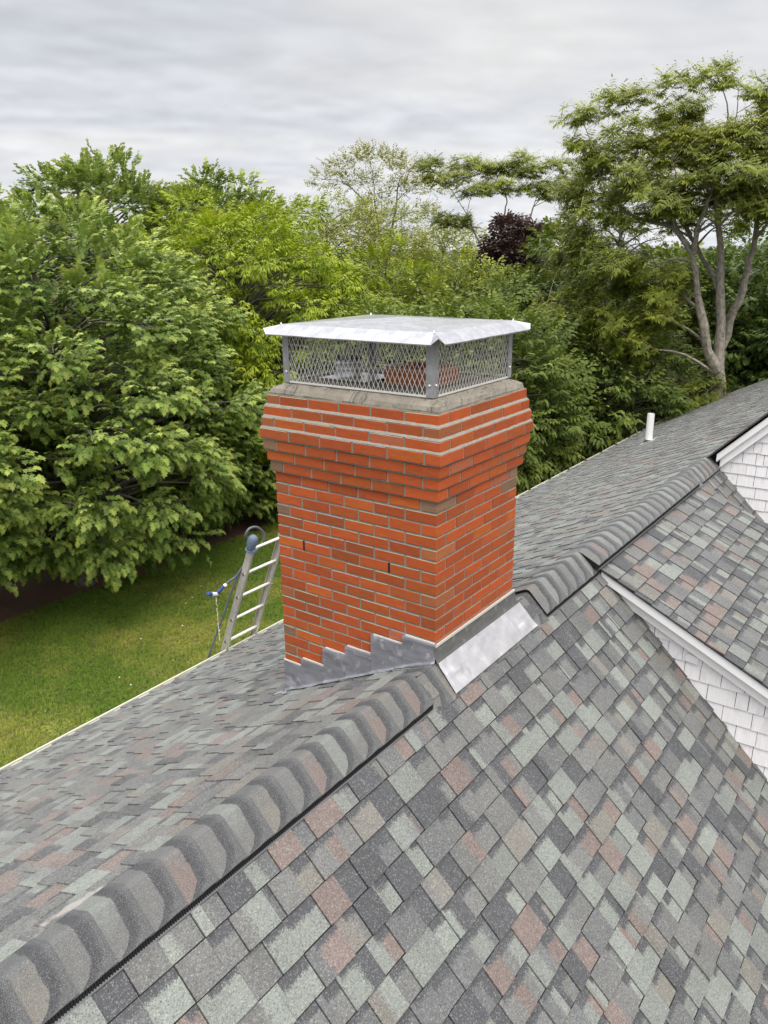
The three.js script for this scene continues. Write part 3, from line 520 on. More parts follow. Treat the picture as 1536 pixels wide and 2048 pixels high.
  const crimp = []; for (let i = 0; i < 14; i++) { const g = boxGeo(-0.008, 0.008, 0, 0.022, 0.068, 0.078); g.rotateY(i / 14 * 6.283); crimp.push(g); } const cg = mergeGeometries(crimp); cg.translate(-0.90, RIDGE + 1.567, -0.42); mesh('liner_crimp', rel(cg), std({ color: lin(0.07, 0.07, 0.07), metalness: 0.5, roughness: 0.5 }), pipe);
  const fl = displace(boxGeo(-1.02, -0.68, RIDGE + 1.465, RIDGE + 1.469, -0.60, -0.30), (p) => p); mesh('liner_flange', rel(fl), std({ color: lin(0.8, 0.8, 0.82), metalness: 0.8, roughness: 0.3 }), pipe);
  mesh('liner_opening', rel(new THREE.CylinderGeometry(0.069, 0.069, 0.01, 20).translate(-0.90, RIDGE + 1.50, -0.42)), black, pipe);

  // lead step flashing on the front face
  const leadTex = colorTex(512, 512, (x, y) => { const f = fbm(x / 55 + fbm(x / 90, y / 90, 2, 2) * 3, y / 30, 22, 5), st = fbm(x / 160 + y / 400, y / 11, 23, 4), w = sstep(0.6, 0.78, fbm(x / 45, y / 45, 24, 4)), k = 0.75 + 0.45 * f + 0.35 * (st - 0.5); return [0.29 * k + 0.16 * w, 0.295 * k + 0.16 * w, 0.33 * k + 0.16 * w]; });
  const lead = std({ map: leadTex, metalness: 0.55, roughness: 0.5, bumpMap: leadTex, bumpScale: 0.008 });
  const stepsTop = (x) => x < -0.993 ? mix(-0.343, -0.327, (x + 1.16) / 0.167) : x < -0.80 ? -0.277 : x < -0.625 ? mix(-0.151, -0.139, (x + 0.80) / 0.175) : x < -0.426 ? mix(-0.084, -0.075, (x + 0.625) / 0.2) : x < -0.198 ? 0.053 : 0.115;
  const dent = (x, y) => 0.0045 + 0.006 * fbm(x * 9, y * 14, 6, 3) + 0.010 * sstep(0.55, 0.75, fbm(x * 4 + 3, y * 6, 7, 2));
  const bot = (x) => roofLow(x) + 0.004 + 0.012 * (fbm(x * 12, 3, 9, 2) - 0.5), M = 14;
  const cutsX = [-wL - 0.006, -0.993, -0.80, -0.625, -0.426, -0.198, 0.010];
  for (let piece = 0; piece < 6; piece++) {     // separate lapped sheets, each a little proud of the lower one
    const SG = new Geo(), xa = cutsX[piece] - (piece ? 0.012 : 0), xb = cutsX[piece + 1], N = 26, xm = (cutsX[piece] + cutsX[piece + 1]) / 2, off = 0.0014 * piece;
    const yTop = (x) => stepsTop(clamp(x, cutsX[piece] + 0.001, cutsX[piece + 1] - 0.001)) + 0.002 * (fbm(x * 30, 1, 2, 2) - 0.5);
    const f = (x, t) => { const y = mix(bot(x), yTop(x), t), ed = Math.min((x - xa) / 0.02, 1); return V(x, RIDGE + y, dent(x, y) + off + (t < 0.08 ? 0.014 * (0.08 - t) / 0.08 : 0) - (t > 0.93 ? 0.003 * (t - 0.93) / 0.07 : 0) + (piece ? 0.0035 * (1 - ed) * (0.5 + vnoise(y * 20, piece)) : 0)); };
    for (let i = 0; i < N; i++) for (let j = 0; j < M; j++) { const x0 = mix(xa, xb, i / N), x1 = mix(xa, xb, (i + 1) / N), a = f(x0, j / M), b = f(x1, j / M), c = f(x1, (j + 1) / M), d = f(x0, (j + 1) / M), u = (p) => [p.x * 1.7 + piece * 0.37, p.y * 1.7]; SG.quad(a, b, c, d, u(a), u(b), u(c), u(d)); }
    for (let i = 0; i < N; i++) { const a = f(mix(xa, xb, i / N), 1), b = f(mix(xa, xb, (i + 1) / N), 1); SG.quad(V(a.x, a.y, 0), V(b.x, b.y, 0), b, a, [0, 0], [0, 0], [0, 0], [0, 0]); }
    mesh('step_flashing', rel(SG.build()), lead, chimney);
  }
  // pale mortar bead along the tops of the steps
  const bead = []; for (const [a, b] of [[-1.155, -0.995], [-0.99, -0.803], [-0.797, -0.628], [-0.622, -0.43], [-0.423, -0.2], [-0.196, -0.004]]) bead.push(boxGeo(a, b, RIDGE + stepsTop((a + b) / 2) - 0.002, RIDGE + stepsTop((a + b) / 2) + 0.007, 0.001, 0.009)); mesh('mortar_bead', rel(mergeGeometries(bead)), std({ color: lin(0.55, 0.54, 0.50), roughness: 0.9 }), chimney);
  // right face: dark upstand and bright apron
  const up = std({ map: leadTex, color: lin(0.42, 0.42, 0.36), metalness: 0.25, roughness: 0.6 });
  const UG = new Geo(); for (let i = 0; i < 40; i++) for (let j = 0; j < 5; j++) { const f = (a, b) => { const z = mix(0.022, -0.945, a), y = mix(-0.005, 0.094 + 0.006 * (fbm(z * 12, 2, 3, 2) - 0.5), b); return V(0.005 + 0.006 * fbm(z * 9, y * 20, 4, 3) + 0.02 * Math.pow(1 - b, 3), RIDGE + y + 0.012, z); }; const a = f(i / 40, j / 5), b = f((i + 1) / 40, j / 5), c = f((i + 1) / 40, (j + 1) / 5), d = f(i / 40, (j + 1) / 5), u = (p) => [p.z * 2, p.y * 2]; UG.quad(a, b, c, d, u(a), u(b), u(c), u(d)); }
  mesh('flashing_upstand', rel(UG.build()), up, chimney);
  mesh('mortar_bead', rel(boxGeo(0, 0.010, RIDGE + 0.098, RIDGE + 0.112, -0.935, 0.014)), std({ color: lin(0.5, 0.49, 0.44), roughness: 0.9 }), chimney);
  const apTex = colorTex(512, 512, (x, y) => { const f = fbm(x / 60, y / 60, 26, 5), w = sstep(0.5, 0.8, fbm(x / 28, y / 28, 27, 4)), k = 0.80 + 0.30 * f; return [0.53 * k + 0.08 * w, 0.525 * k + 0.08 * w, 0.54 * k + 0.07 * w]; });
  const AG = new Geo(); for (let i = 0; i < 60; i++) for (let j = 0; j < 12; j++) {
    const f = (a, b) => { const s = mix(0.012, 0.200, b), z = mix(0.030, -0.985, a) + 0.012 * (1 - b) * (a < 0.5 ? -1 : 1) , n = 0.0275 + 0.004 * (fbm(s * 22, z * 12, 5, 3) - 0.5) + 0.006 * sstep(0.6, 0.75, fbm(s * 9 + 4, z * 7, 6, 2)) - 0.006 * b; return V(s * Math.SQRT1_2 + n * Math.SQRT1_2, RIDGE - s * Math.SQRT1_2 + n * Math.SQRT1_2, z); };
    const a = f(i / 60, j / 12), b = f((i + 1) / 60, j / 12), c = f((i + 1) / 60, (j + 1) / 12), d = f(i / 60, (j + 1) / 12), u = (p) => [p.z * 1.3, p.x * 1.6]; AG.quad(a, b, c, d, u(a), u(b), u(c), u(d));
  }
  mesh('apron_flashing', rel(AG.build()), std({ map: apTex, bumpMap: apTex, bumpScale: 0.004, metalness: 0.55, roughness: 0.40 }), chimney);
  // smeared sealant where the step flashing ends on the back slope
  const W = new Geo(); for (let i = 0; i < 16; i++) { const f = (a, b) => { const x = -1.13 - 0.13 * a + 0.05 * b, z = 0.03 + 0.05 * b * (1 - a * 0.6) + 0.02 * Math.sin(a * 9); return V(x, RIDGE + 0.5 * x + 0.018 + 0.004 * fbm(a * 9, b * 5, 2, 2), z); }; const a = f(i / 16, 0), b = f((i + 1) / 16, 0), c = f((i + 1) / 16, 1), d = f(i / 16, 1); W.quad(a, b, c, d, [0, 0], [0, 0], [0, 0], [0, 0]); }
  mesh('flashing_tail', rel(W.build()), std({ color: lin(0.5, 0.5, 0.52), metalness: 0.5, roughness: 0.4 }), chimney);
}
function roofLow(x) { return x < -0.11 ? 0.5 * x + 0.012 : mix(-0.043, 0.0, clamp((x + 0.11) / 0.1, 0, 1)) ; }

/* ------------------------------------------------------------------ chimney cap: cage of expanded metal under a flat lid */
{
  const X0 = -1.09, X1 = -0.06, ZA = -0.052, ZB = -0.905, YB = 1.468, YT = 1.797;
  const c0 = R((X0 + X1) / 2, YB, (ZA + ZB) / 2), capT = base('chimney_hood', c0, 'galvanised metal chimney cap with mesh sides and flat lid bolted on the chimney', 'chimney cap');
  const rl = (g) => { g.translate(-c0.x, -c0.y, -c0.z); return g; };
  const galvTex = colorTex(512, 512, (x, y) => { const f = fbm(x / 26, y / 26, 30, 4), s = fbm(x / 7, y / 7, 31, 2), k = 0.68 + 0.50 * f + 0.18 * (s - 0.5); return [0.62 * k, 0.62 * k, 0.635 * k]; });
  const galvRough = grayTex(256, 256, (x, y) => 0.38 + 0.3 * fbm(x / 22, y / 22, 33, 4));
  const post = std({ map: galvTex, color: lin(0.62, 0.63, 0.63), metalness: 0.55, roughness: 0.5 }), wire = std({ color: lin(0.78, 0.77, 0.74), metalness: 0.45, roughness: 0.5 });
  const lid = std({ map: galvTex, color: lin(0.98, 0.98, 1.0), metalness: 0.65, roughness: 0.36, roughnessMap: galvRough });
  const skirtMat = std({ map: galvTex, color: lin(0.74, 0.73, 0.76), metalness: 0.4, roughness: 0.5, roughnessMap: galvRough });
  // corner posts: folded angles
  for (const [x, z, sx, sz] of [[X1, ZA, -1, -1], [X0, ZA, 1, -1], [X1, ZB, -1, 1], [X0, ZB, 1, 1]]) {
    const s = new THREE.Shape([[0, 0], [0.046, 0], [0.046, 0.0025], [0.0025, 0.0025], [0.0025, 0.046], [0, 0.046]].map(([a, b]) => new THREE.Vector2(x + sx * a, -(z + sz * b)))); const g = new THREE.ExtrudeGeometry(s, { depth: YT - YB - 0.002, bevelEnabled: false }); g.rotateX(-Math.PI / 2); g.translate(0, RIDGE + YB, 0); const p = mesh('corner_post', rl(g), post, capT);
    const scr = new THREE.SphereGeometry(0.008, 10, 8); scr.scale(1, 1, 0.6); scr.translate(x + sx * 0.024, RIDGE + YB + 0.062, z - sz * 0.003); const b = mesh('bolt', rl(scr), std({ color: lin(0.75, 0.75, 0.74), metalness: 0.8, roughness: 0.3 }), p);
    if (sx < 0) { const s2 = new THREE.SphereGeometry(0.008, 10, 8); s2.scale(0.6, 1, 1); s2.translate(x + 0.003, RIDGE + YB + 0.062, z + sz * 0.024); mesh('bolt', rl(s2), b.material, p); }
  }
  // expanded metal panels: crossing strands
  const panel = (a, b) => {
    const dir = b.clone().sub(a), L = dir.length(); dir.normalize(); const n = V(dir.z, 0, -dir.x), Hh = YT - YB - 0.012, G = new Geo(), pitch = 0.0312, slope = 0.47, w = 0.0011, d = 0.0009;
    for (const sg of [1, -1]) for (let k = -12; k * pitch < L + 0.4; k++) {
      let t0 = k * pitch, t1 = t0 + sg * slope * Hh, y0 = 0.006, y1 = Hh + 0.006; // from bottom to top
      const cutL = (t, lim) => (lim - t0) / (t1 - t0);
      let u0 = 0, u1 = 1; for (const lim of [0, L]) { const f = cutL(0, lim); const inside0 = t0 >= 0 && t0 <= L, inside1 = t1 >= 0 && t1 <= L; if (f > 0 && f < 1) { if (sg > 0) { if (lim === 0) u0 = Math.max(u0, f); else u1 = Math.min(u1, f); } else { if (lim === L) u0 = Math.max(u0, f); else u1 = Math.min(u1, f); } } }
      const ta = mix(t0, t1, u0), tb = mix(t0, t1, u1), m = (ta + tb) / 2; if (m < 0 || m > L || u1 - u0 < 0.02) continue;
      const P = (t, y, e, f) => a.clone().addScaledVector(dir, t + e).addScaledVector(n, f + (sg > 0 ? 0.0012 : -0.0012)).add(V(0, y, 0)), ya = mix(y0, y1, u0), yb = mix(y0, y1, u1);
      G.hexa([P(ta, ya, -w, -d), P(ta, ya, w, -d), P(ta, ya, w, d), P(ta, ya, -w, d), P(tb, yb, -w, -d), P(tb, yb, w, -d), P(tb, yb, w, d), P(tb, yb, -w, d)], () => [0, 0]);
    }
    return mesh('mesh_panel', rl(G.build()), wire, capT);
  };
  const i = 0.006, bx = [R(X0 + i, YB, ZA - i), R(X1 - i, YB, ZA - i), R(X1 - i, YB, ZB + i), R(X0 + i, YB, ZB + i)];
  for (let k = 0; k < 4; k++) panel(bx[k], bx[(k + 1) % 4]);
  // base rails
  for (const g of [boxGeo(X0 + 0.046, X1 - 0.046, RIDGE + YB + 0.001, RIDGE + YB + 0.012, ZA - 0.003, ZA), boxGeo(X0 + 0.046, X1 - 0.046, RIDGE + YB + 0.001, RIDGE + YB + 0.012, ZB, ZB + 0.003), boxGeo(X1 - 0.003, X1, RIDGE + YB + 0.001, RIDGE + YB + 0.012, ZB + 0.046, ZA - 0.046), boxGeo(X0, X0 + 0.003, RIDGE + YB + 0.001, RIDGE + YB + 0.012, ZB + 0.046, ZA - 0.046)]) mesh('base_rail', rl(g), wire, capT);
  // lid: four shallow facets up to a flat peak, each with a turned down skirt
  const pk = R((X0 + X1) / 2, YT + 0.030, (ZA + ZB) / 2), C = [R(X0, YT, ZA), R(X1, YT, ZA), R(X1, YT, ZB), R(X0, YT, ZB)], G = new Geo(), u = (p) => [p.x * 1.7, p.z * 1.7 + p.y];
  for (let k = 0; k < 4; k++) {
    const a = C[k], b = C[(k + 1) % 4], N = 10;
    for (let i = 0; i < N; i++) for (let j = 0; j < N; j++) { const f = (s, t) => { const e = a.clone().lerp(b, s); const q = e.lerp(pk, t); q.y += 0.003 * (fbm(q.x * 6, q.z * 6, k, 2) - 0.5); if (t === 0) q.y = RIDGE + YT; return q; }; const t0 = j / N, t1 = (j + 1) / N; const A = f(i / N, t0), B = f((i + 1) / N, t0), D = f((i + 1) / N, t1), E = f(i / N, t1); if (t1 < 1) G.quad(A, B, D, E, u(A), u(B), u(D), u(E)); else G.tri(A, B, pk, u(A), u(B), u(pk)); }
  }
  mesh('lid_top', rl(G.build()), lid, capT);
  const outDirs = [V(0, 0, 1), V(1, 0, 0), V(0, 0, -1), V(-1, 0, 0)];
  for (let k = 0; k < 4; k++) {
    const S = new Geo(), a = C[k], b = C[(k + 1) % 4], o = outDirs[k], al = b.clone().sub(a).normalize(), N = 30, dO = 0.090, dn = 0.044;
    const f = (s, t) => { const ex = (s - 0.5) * 2, over = 0.040 * t; const p = a.clone().addScaledVector(al, -over).lerp(b.clone().addScaledVector(al, over), s); const bend = t; p.addScaledVector(o, dO * bend).add(V(0, -dn * bend - 0.006 * bend * bend + 0.003 * (fbm(p.x * 8 + p.z * 8, t * 2, k, 2) - 0.5) * t, 0)); return p; };
    for (let i = 0; i < N; i++) for (let j = 0; j < 6; j++) { const A = f(i / N, j / 6), B = f((i + 1) / N, j / 6), D = f((i + 1) / N, (j + 1) / 6), E = f(i / N, (j + 1) / 6); S.quad(E, D, B, A, u(E), u(D), u(B), u(A)); }
    const hem = (p) => p.clone().add(V(0, -0.006, 0)).addScaledVector(o, -0.002); for (let i = 0; i < N; i++) { const A = f(i / N, 1), B = f((i + 1) / N, 1); S.quad(A, B, hem(B), hem(A), u(A), u(B), u(B), u(A)); }
    mesh('lid_skirt', rl(S.build()), skirtMat, capT);
    // the gusset that folds in at each corner
    const Gg = new Geo(), nx = outDirs[(k + 1) % 4], e0 = f(1, 1), cc = C[(k + 1) % 4], mid = cc.clone().addScaledVector(o, 0.074).addScaledVector(nx, 0.074).add(V(0, -0.020, 0)), e1 = cc.clone().addScaledVector(nx, dO).addScaledVector(o, 0.040).add(V(0, -dn - 0.006, 0));
    Gg.tri(cc, e0, mid, u(cc), u(e0), u(mid)); Gg.tri(cc, mid, e1, u(cc), u(mid), u(e1)); mesh('lid_gusset', rl(Gg.build()), skirtMat, capT);
    const rv = new THREE.ConeGeometry(0.006, 0.011, 8); rv.translate(cc.x, cc.y + 0.006, cc.z); mesh('rivet', rl(rv), wire, capT);
  }
}

/* ------------------------------------------------------------------ plastic vent pipe through the back slope */
{
  const p = R(-2.4, -1.2, -11.116), t = base('vent_pipe', p, 'white plastic plumbing vent pipe standing on the far back slope', 'vent pipe');
  const s = new THREE.LatheGeometry([[0.064, -0.05], [0.064, 0.53], [0.055, 0.53], [0.055, 0.2]].map(([a, b]) => new THREE.Vector2(a, b)), 24); mesh('pipe', s, std({ color: lin(0.80, 0.80, 0.79), roughness: 0.4 }), t);
  const b = new THREE.LatheGeometry([[0.10, -0.05], [0.085, 0.0], [0.070, 0.045], [0.066, 0.05]].map(([a, c]) => new THREE.Vector2(a, c)), 24); mesh('rubber_boot', b, std({ color: lin(0.05, 0.05, 0.05) }), t);
  const f = new THREE.BoxGeometry(0.30, 0.003, 0.30); f.rotateZ(TL); f.translate(0, 0.016, 0); mesh('flange', f, std({ color: lin(0.6, 0.6, 0.6), roughness: 0.5, metalness: 0.3 }), t);
}

/* ------------------------------------------------------------------ ladder, mitts, hose with nozzle */
{
  const A = 68 * Math.PI / 180, d = V(Math.cos(A), Math.sin(A), 0), nrm = V(-Math.sin(A), Math.cos(A), 0), foot = R(-3.98, -1.95, -1.955), sGround = -(foot.y - 0.03) / Math.sin(A), P = (s, z, n = 0) => foot.clone().addScaledVector(d, s).addScaledVector(nrm, n).add(V(0, 0, z - foot.z));
  const alTex = colorTex(256, 512, (x, y) => { const f = fbm(x / 20, y / 40, 50, 4), s = sstep(0.6, 0.8, fbm(x / 9, y / 9, 51, 4)), k = 0.8 + 0.35 * f - 0.3 * s; return [0.50 * k, 0.475 * k, 0.43 * k]; });
  const al = std({ map: alTex, metalness: 0.35, roughness: 0.55 }), t = base('ladder', P(sGround, -2.19), 'weathered aluminium extension ladder leaning on the gutter beside the chimney', 'ladder'), o = t.position.clone(), rl = (g) => { g.translate(-o.x, -o.y, -o.z); return g; };
  const zl = -1.965, zr = -2.435, top = 1.46;
  for (const z of [zl, zr]) {   // channel rails: web and two flanges
    const s = z === zl ? 1 : -1, G = new Geo(), bar = (z0, z1, n0, n1) => { const q = [[sGround, z0, n0], [sGround, z1, n0], [sGround, z1, n1], [sGround, z0, n1], [top, z0, n0], [top, z1, n0], [top, z1, n1], [top, z0, n1]].map((x) => P(...x)); G.hexa(q, (p) => [p.z * 3 + p.x * 2, p.y * 1.4]); };
    bar(z, z + s * 0.004, -0.038, 0.038); bar(z, z - s * 0.026, 0.034, 0.039); bar(z, z - s * 0.026, -0.039, -0.034); mesh('side_rail', rl(G.build()), al, t);
  }
  const rungMat = std({ color: lin(0.70, 0.68, 0.60), metalness: 0.2, roughness: 0.5 });
  for (let s = 1.365; s > sGround + 0.2; s -= 0.318) {
    const g = new THREE.CylinderGeometry(0.016, 0.016, Math.abs(zr - zl) + 0.02, 8); g.rotateX(Math.PI / 2); g.scale(1.25, 0.85, 1); g.translate(0, 0, (zl + zr) / 2); const c = P(s, 0); g.translate(c.x, c.y, 0); const r = mesh('rung', rl(g), rungMat, t);
    const e = new THREE.CylinderGeometry(0.017, 0.017, 0.012, 12); e.rotateX(Math.PI / 2); e.translate(c.x, c.y, zl + 0.006); mesh('rung_end', rl(e), std({ color: lin(0.16, 0.15, 0.13), metalness: 0.3, roughness: 0.6 }), r);
  }
  // padded mitt over the top of the nearer rail
  const m = base('ladder_mitt', P(top - 0.02, zl), 'blue grey rubber mitt over the top of the ladder rail', 'ladder mitt');
  const q = new THREE.Quaternion().setFromUnitVectors(V(0, 1, 0), d); m.quaternion.copy(q);
  const blue = std({ color: lin(0.115, 0.155, 0.215), roughness: 0.75 });
  const mg = new THREE.SphereGeometry(1, 18, 14); displace(mg, (p) => { const k = 1 / Math.pow(Math.pow(Math.abs(p.x), 4) + Math.pow(Math.abs(p.y), 4) + Math.pow(Math.abs(p.z), 4), 0.25); p.multiplyScalar(k * 0.5 + 0.5); const tp = 0.85 + 0.2 * p.y; return V(p.x * 0.056 * tp, p.y * 0.105, p.z * 0.054 * tp); }); mesh('mitt_body', mg, blue, m);
  const cuff = new THREE.TorusGeometry(0.045, 0.010, 8, 20); cuff.rotateX(Math.PI / 2); cuff.translate(0, -0.075, 0); mesh('mitt_cuff', cuff, std({ color: lin(0.08, 0.12, 0.2), roughness: 0.8 }), m);
  // hose: up along the rail, out to the nozzle, and a loop over the mitt
  const hoseMat = std({ color: lin(0.105, 0.125, 0.145), roughness: 0.55 });
  const H = base('garden_hose', P(sGround, zl + 0.2), 'grey blue garden hose looped over the ladder top', 'hose'), ho = H.position.clone();
  const up = curve([P(sGround + 0.02, zl + 0.35, -0.06), P(-2.0, zl + 0.24, 0.02), P(-0.15, zl + 0.165, 0.05), P(0.5, zl + 0.085, 0.055), P(0.98, zl + 0.02, 0.05), P(1.22, zl - 0.14, 0.05), P(1.32, zl - 0.24, 0.06), P(1.42, zl - 0.25, 0.07), P(1.53, zl - 0.16, 0.08), P(1.585, zl - 0.05, 0.075), P(1.585, zl + 0.02, 0.07), P(1.53, zl + 0.045, 0.07), P(1.46, zl + 0.0, 0.085), P(1.42, zl - 0.075, 0.09), P(1.40, zl - 0.12, 0.06)], 90);
  const g1 = tube(up, up.map(() => 0.0125), 8); g1.translate(-ho.x, -ho.y, -ho.z); mesh('hose_line', g1, hoseMat, H);
  const nz = [P(0.98, zl + 0.05, 0.06), P(0.95, zl + 0.09, 0.075), P(0.90, zl + 0.135, 0.09)], g2 = tube(curve([P(1.14, zl - 0.02, 0.04), ...nz], 16), Array(17).fill(0.012), 8); g2.translate(-ho.x, -ho.y, -ho.z); mesh('hose_end', g2, hoseMat, H);
  const N = base('hose_nozzle', P(0.88, zl + 0.2, 0.09), 'blue and white hose spray nozzle dripping water beside the ladder', 'nozzle'), no = N.position.clone(), bl = std({ color: lin(0.03, 0.06, 0.22), roughness: 0.4 }), wt = std({ color: lin(0.75, 0.76, 0.78), roughness: 0.4 });
  const seg = (a, b, r0, r1, mat, nm) => { const g = tube([a, a.clone().lerp(b, 0.08), a.clone().lerp(b, 0.92), b], [r0 * 0.7, r0, r1, r1 * 0.8], 10); g.translate(-no.x, -no.y, -no.z); return mesh(nm, g, mat, N); };
  seg(P(0.90, zl + 0.125, 0.085), P(0.885, zl + 0.155, 0.09), 0.019, 0.019, wt, 'coupling');
  seg(P(0.888, zl + 0.15, 0.09), P(0.80, zl + 0.225, 0.10), 0.016, 0.019, bl, 'handle');
  seg(P(0.795, zl + 0.205, 0.10), P(0.835, zl + 0.31, 0.10), 0.019, 0.023, wt, 'barrel');
  seg(P(0.832, zl + 0.305, 0.10), P(0.862, zl + 0.365, 0.10), 0.025, 0.022, bl, 'spray_head');
  // dripping water: a broken string of drops
  const r = rng(5), D = [], c0 = P(0.79, zl + 0.235, 0.10); for (let k = 0; k < 26; k++) { const s = new THREE.SphereGeometry(0.003 + 0.003 * r(), 6, 5); s.scale(0.8, 1.8 + 1.5 * r(), 0.8); s.translate(c0.x + (r() - 0.5) * 0.012, c0.y - 0.03 - k * 0.019 - r() * 0.012, c0.z + (r() - 0.5) * 0.012); D.push(s); }
  tag(mesh('water_drops', mergeGeometries(D), std({ color: lin(0.75, 0.75, 0.68), roughness: 0.15 })), 'string of water drops falling from the nozzle', null, null, 'stuff');
}

/* ------------------------------------------------------------------ trees */
const barkTex = colorTex(256, 512, (x, y) => { const f = fbm(x / 14, y / 46, 60, 4), s = fbm(x / 40, y / 40, 61, 4), k = (0.30 + 0.85 * f + 0.9 * (s - 0.4)) * (hash3(x >> 1, y >> 1, 5) < 0.12 ? 0.6 : 1); return [0.20 * k, 0.18 * k, 0.155 * k]; });
const barkPale = std({ map: barkTex, color: lin(1.95, 1.93, 1.85), bumpMap: barkTex, bumpScale: 0.02, roughness: 0.95 }), barkDark = std({ map: barkTex, color: lin(0.7, 0.68, 0.66), bumpMap: barkTex, bumpScale: 0.02, roughness: 0.95 });
// leaf outlines (x along the leaf 0..1, y half width); every leaf is folded along its midrib and droops to its tip
const OUT = { maple: [[0.03, 0.20], [0.22, 0.47], [0.34, 0.24], [0.60, 0.40], [0.68, 0.14], [1, 0]], ovate: [[0.08, 0.10], [0.30, 0.24], [0.65, 0.20], [1, 0]], lance: [[0.2, 0.12], [0.55, 0.11], [1, 0]] };
function addLeaf(G, kind, p, dir, up, len, col, fold = 0.16, droop = 0.18) {
  const x = dir.clone().normalize(), y = up.clone().sub(x.clone().multiplyScalar(up.dot(x))).normalize(), z = x.clone().cross(y), o = OUT[kind], at = (a, b) => p.clone().addScaledVector(x, a * len).addScaledVector(z, b * len).addScaledVector(y, (-fold * -Math.abs(b) - droop * a * a) * len);
  for (const s of [1, -1]) { const mid = (a) => at(a, 0); let prev = at(0, 0); const m = at(0.42, 0); let last = prev; for (const [a, b] of o) { const q = at(a, b * s); if (s > 0) G.tri(m, last, q, [0, 0], [0, 0], [0, 0], col); else G.tri(m, q, last, [0, 0], [0, 0], [0, 0], col); last = q; } }
}
function spray(kind, seed, opt) {      // a twig end that carries leaves, growing along +x, face up +y
  const r = rng(seed), G = new Geo(), { n, len, size, spread = 1, tip = 0.25 } = opt;
  for (let k = 0; k < n; k++) {
    const t = (k + 0.6) / n, side = k % 2 ? 1 : -1, a = side * (0.35 + 0.9 * (1 - t)) * spread + (r() - 0.5) * 0.7, p = V(t * len, -0.10 * len * t * t + (r() - 0.5) * 0.05, (r() - 0.5) * 0.06 + side * 0.02);
    const dir = V(Math.cos(a), (opt.flat ? 0.05 : -0.25) - 0.45 * r(), Math.sin(a)), up = V((r() - 0.5) * 0.7, 1, (r() - 0.5) * 0.7), c = 0.72 + 0.5 * r() + (t > 0.7 ? tip : 0), y = t > 0.75 ? 1.15 : 1;
    addLeaf(G, kind, p, dir, up, size * (0.75 + 0.5 * r()) * (t > 0.85 ? 0.7 : 1), [c * y, c, c * 0.9]);
  }
  return G.build();
}
function pinnate(seed, opt) {          // a rosette of long compound leaves, as on a branch tip
  const r = rng(seed), G = new Geo(), { leaves, length, leaflets, size } = opt;
  for (let k = 0; k < leaves; k++) {
    const a = k / leaves * 6.283 + r() * 0.5, tilt = 0.2 + 0.9 * r(), L = length * (0.7 + 0.5 * r()), c = 0.72 + 0.5 * r();
    for (let j = 1; j <= leaflets; j++) for (const s of j === leaflets ? [0] : [-1, 1]) {
      const t = j / leaflets, rad = L * t * (1 - 0.12 * t), y = L * (tilt * t - 0.32 * t * t), p = V(0.02 + y, 0, 0).add(V(0, Math.cos(a) * rad, Math.sin(a) * rad)); // +x is the branch direction
      const rd = V(tilt - 0.64 * t, Math.cos(a), Math.sin(a)).normalize(), sd = V(0, -Math.sin(a), Math.cos(a)), dir = s === 0 ? rd : sd.clone().multiplyScalar(s).addScaledVector(rd, 0.55).add(V(-0.45, 0, 0));
      addLeaf(G, 'lance', p, dir, V(1, 0, 0).add(V(0, (r() - 0.5) * 0.3, 0)), size * (0.8 + 0.4 * r()), [c * (j > leaflets - 2 ? 1.15 : 1), c, c * 0.85], 0.05, 0.2);
    }
  }
  return G.build();
}
const leafMat = (trans = 0.25) => new THREE.MeshPhysicalMaterial({ vertexColors: true, roughness: 0.62, side: THREE.DoubleSide, transmission: trans, thickness: 0, specularIntensity: 0.5 });
const LM = leafMat(0.5);
const SPR = {
  maple: spray('maple', 201, { n: 10, len: 0.25, size: 0.118 }), mapleBig: spray('maple', 207, { n: 9, len: 0.40, size: 0.16, flat: true }),
  fine: spray('ovate', 202, { n: 15, len: 0.34, size: 0.085, tip: 0.3 }), cherry: spray('ovate', 203, { n: 9, len: 0.30, size: 0.115 }), lance: spray('lance', 204, { n: 14, len: 0.34, size: 0.13, tip: 0.3 }),
  tiny: spray('ovate', 205, { n: 12, len: 0.36, size: 0.085, spread: 1.2 }), big: spray('ovate', 208, { n: 10, len: 0.42, size: 0.17 }), pin: pinnate(206, { leaves: 9, length: 0.25, leaflets: 6, size: 0.098 }),
};
const UPV = V(0, 1, 0);
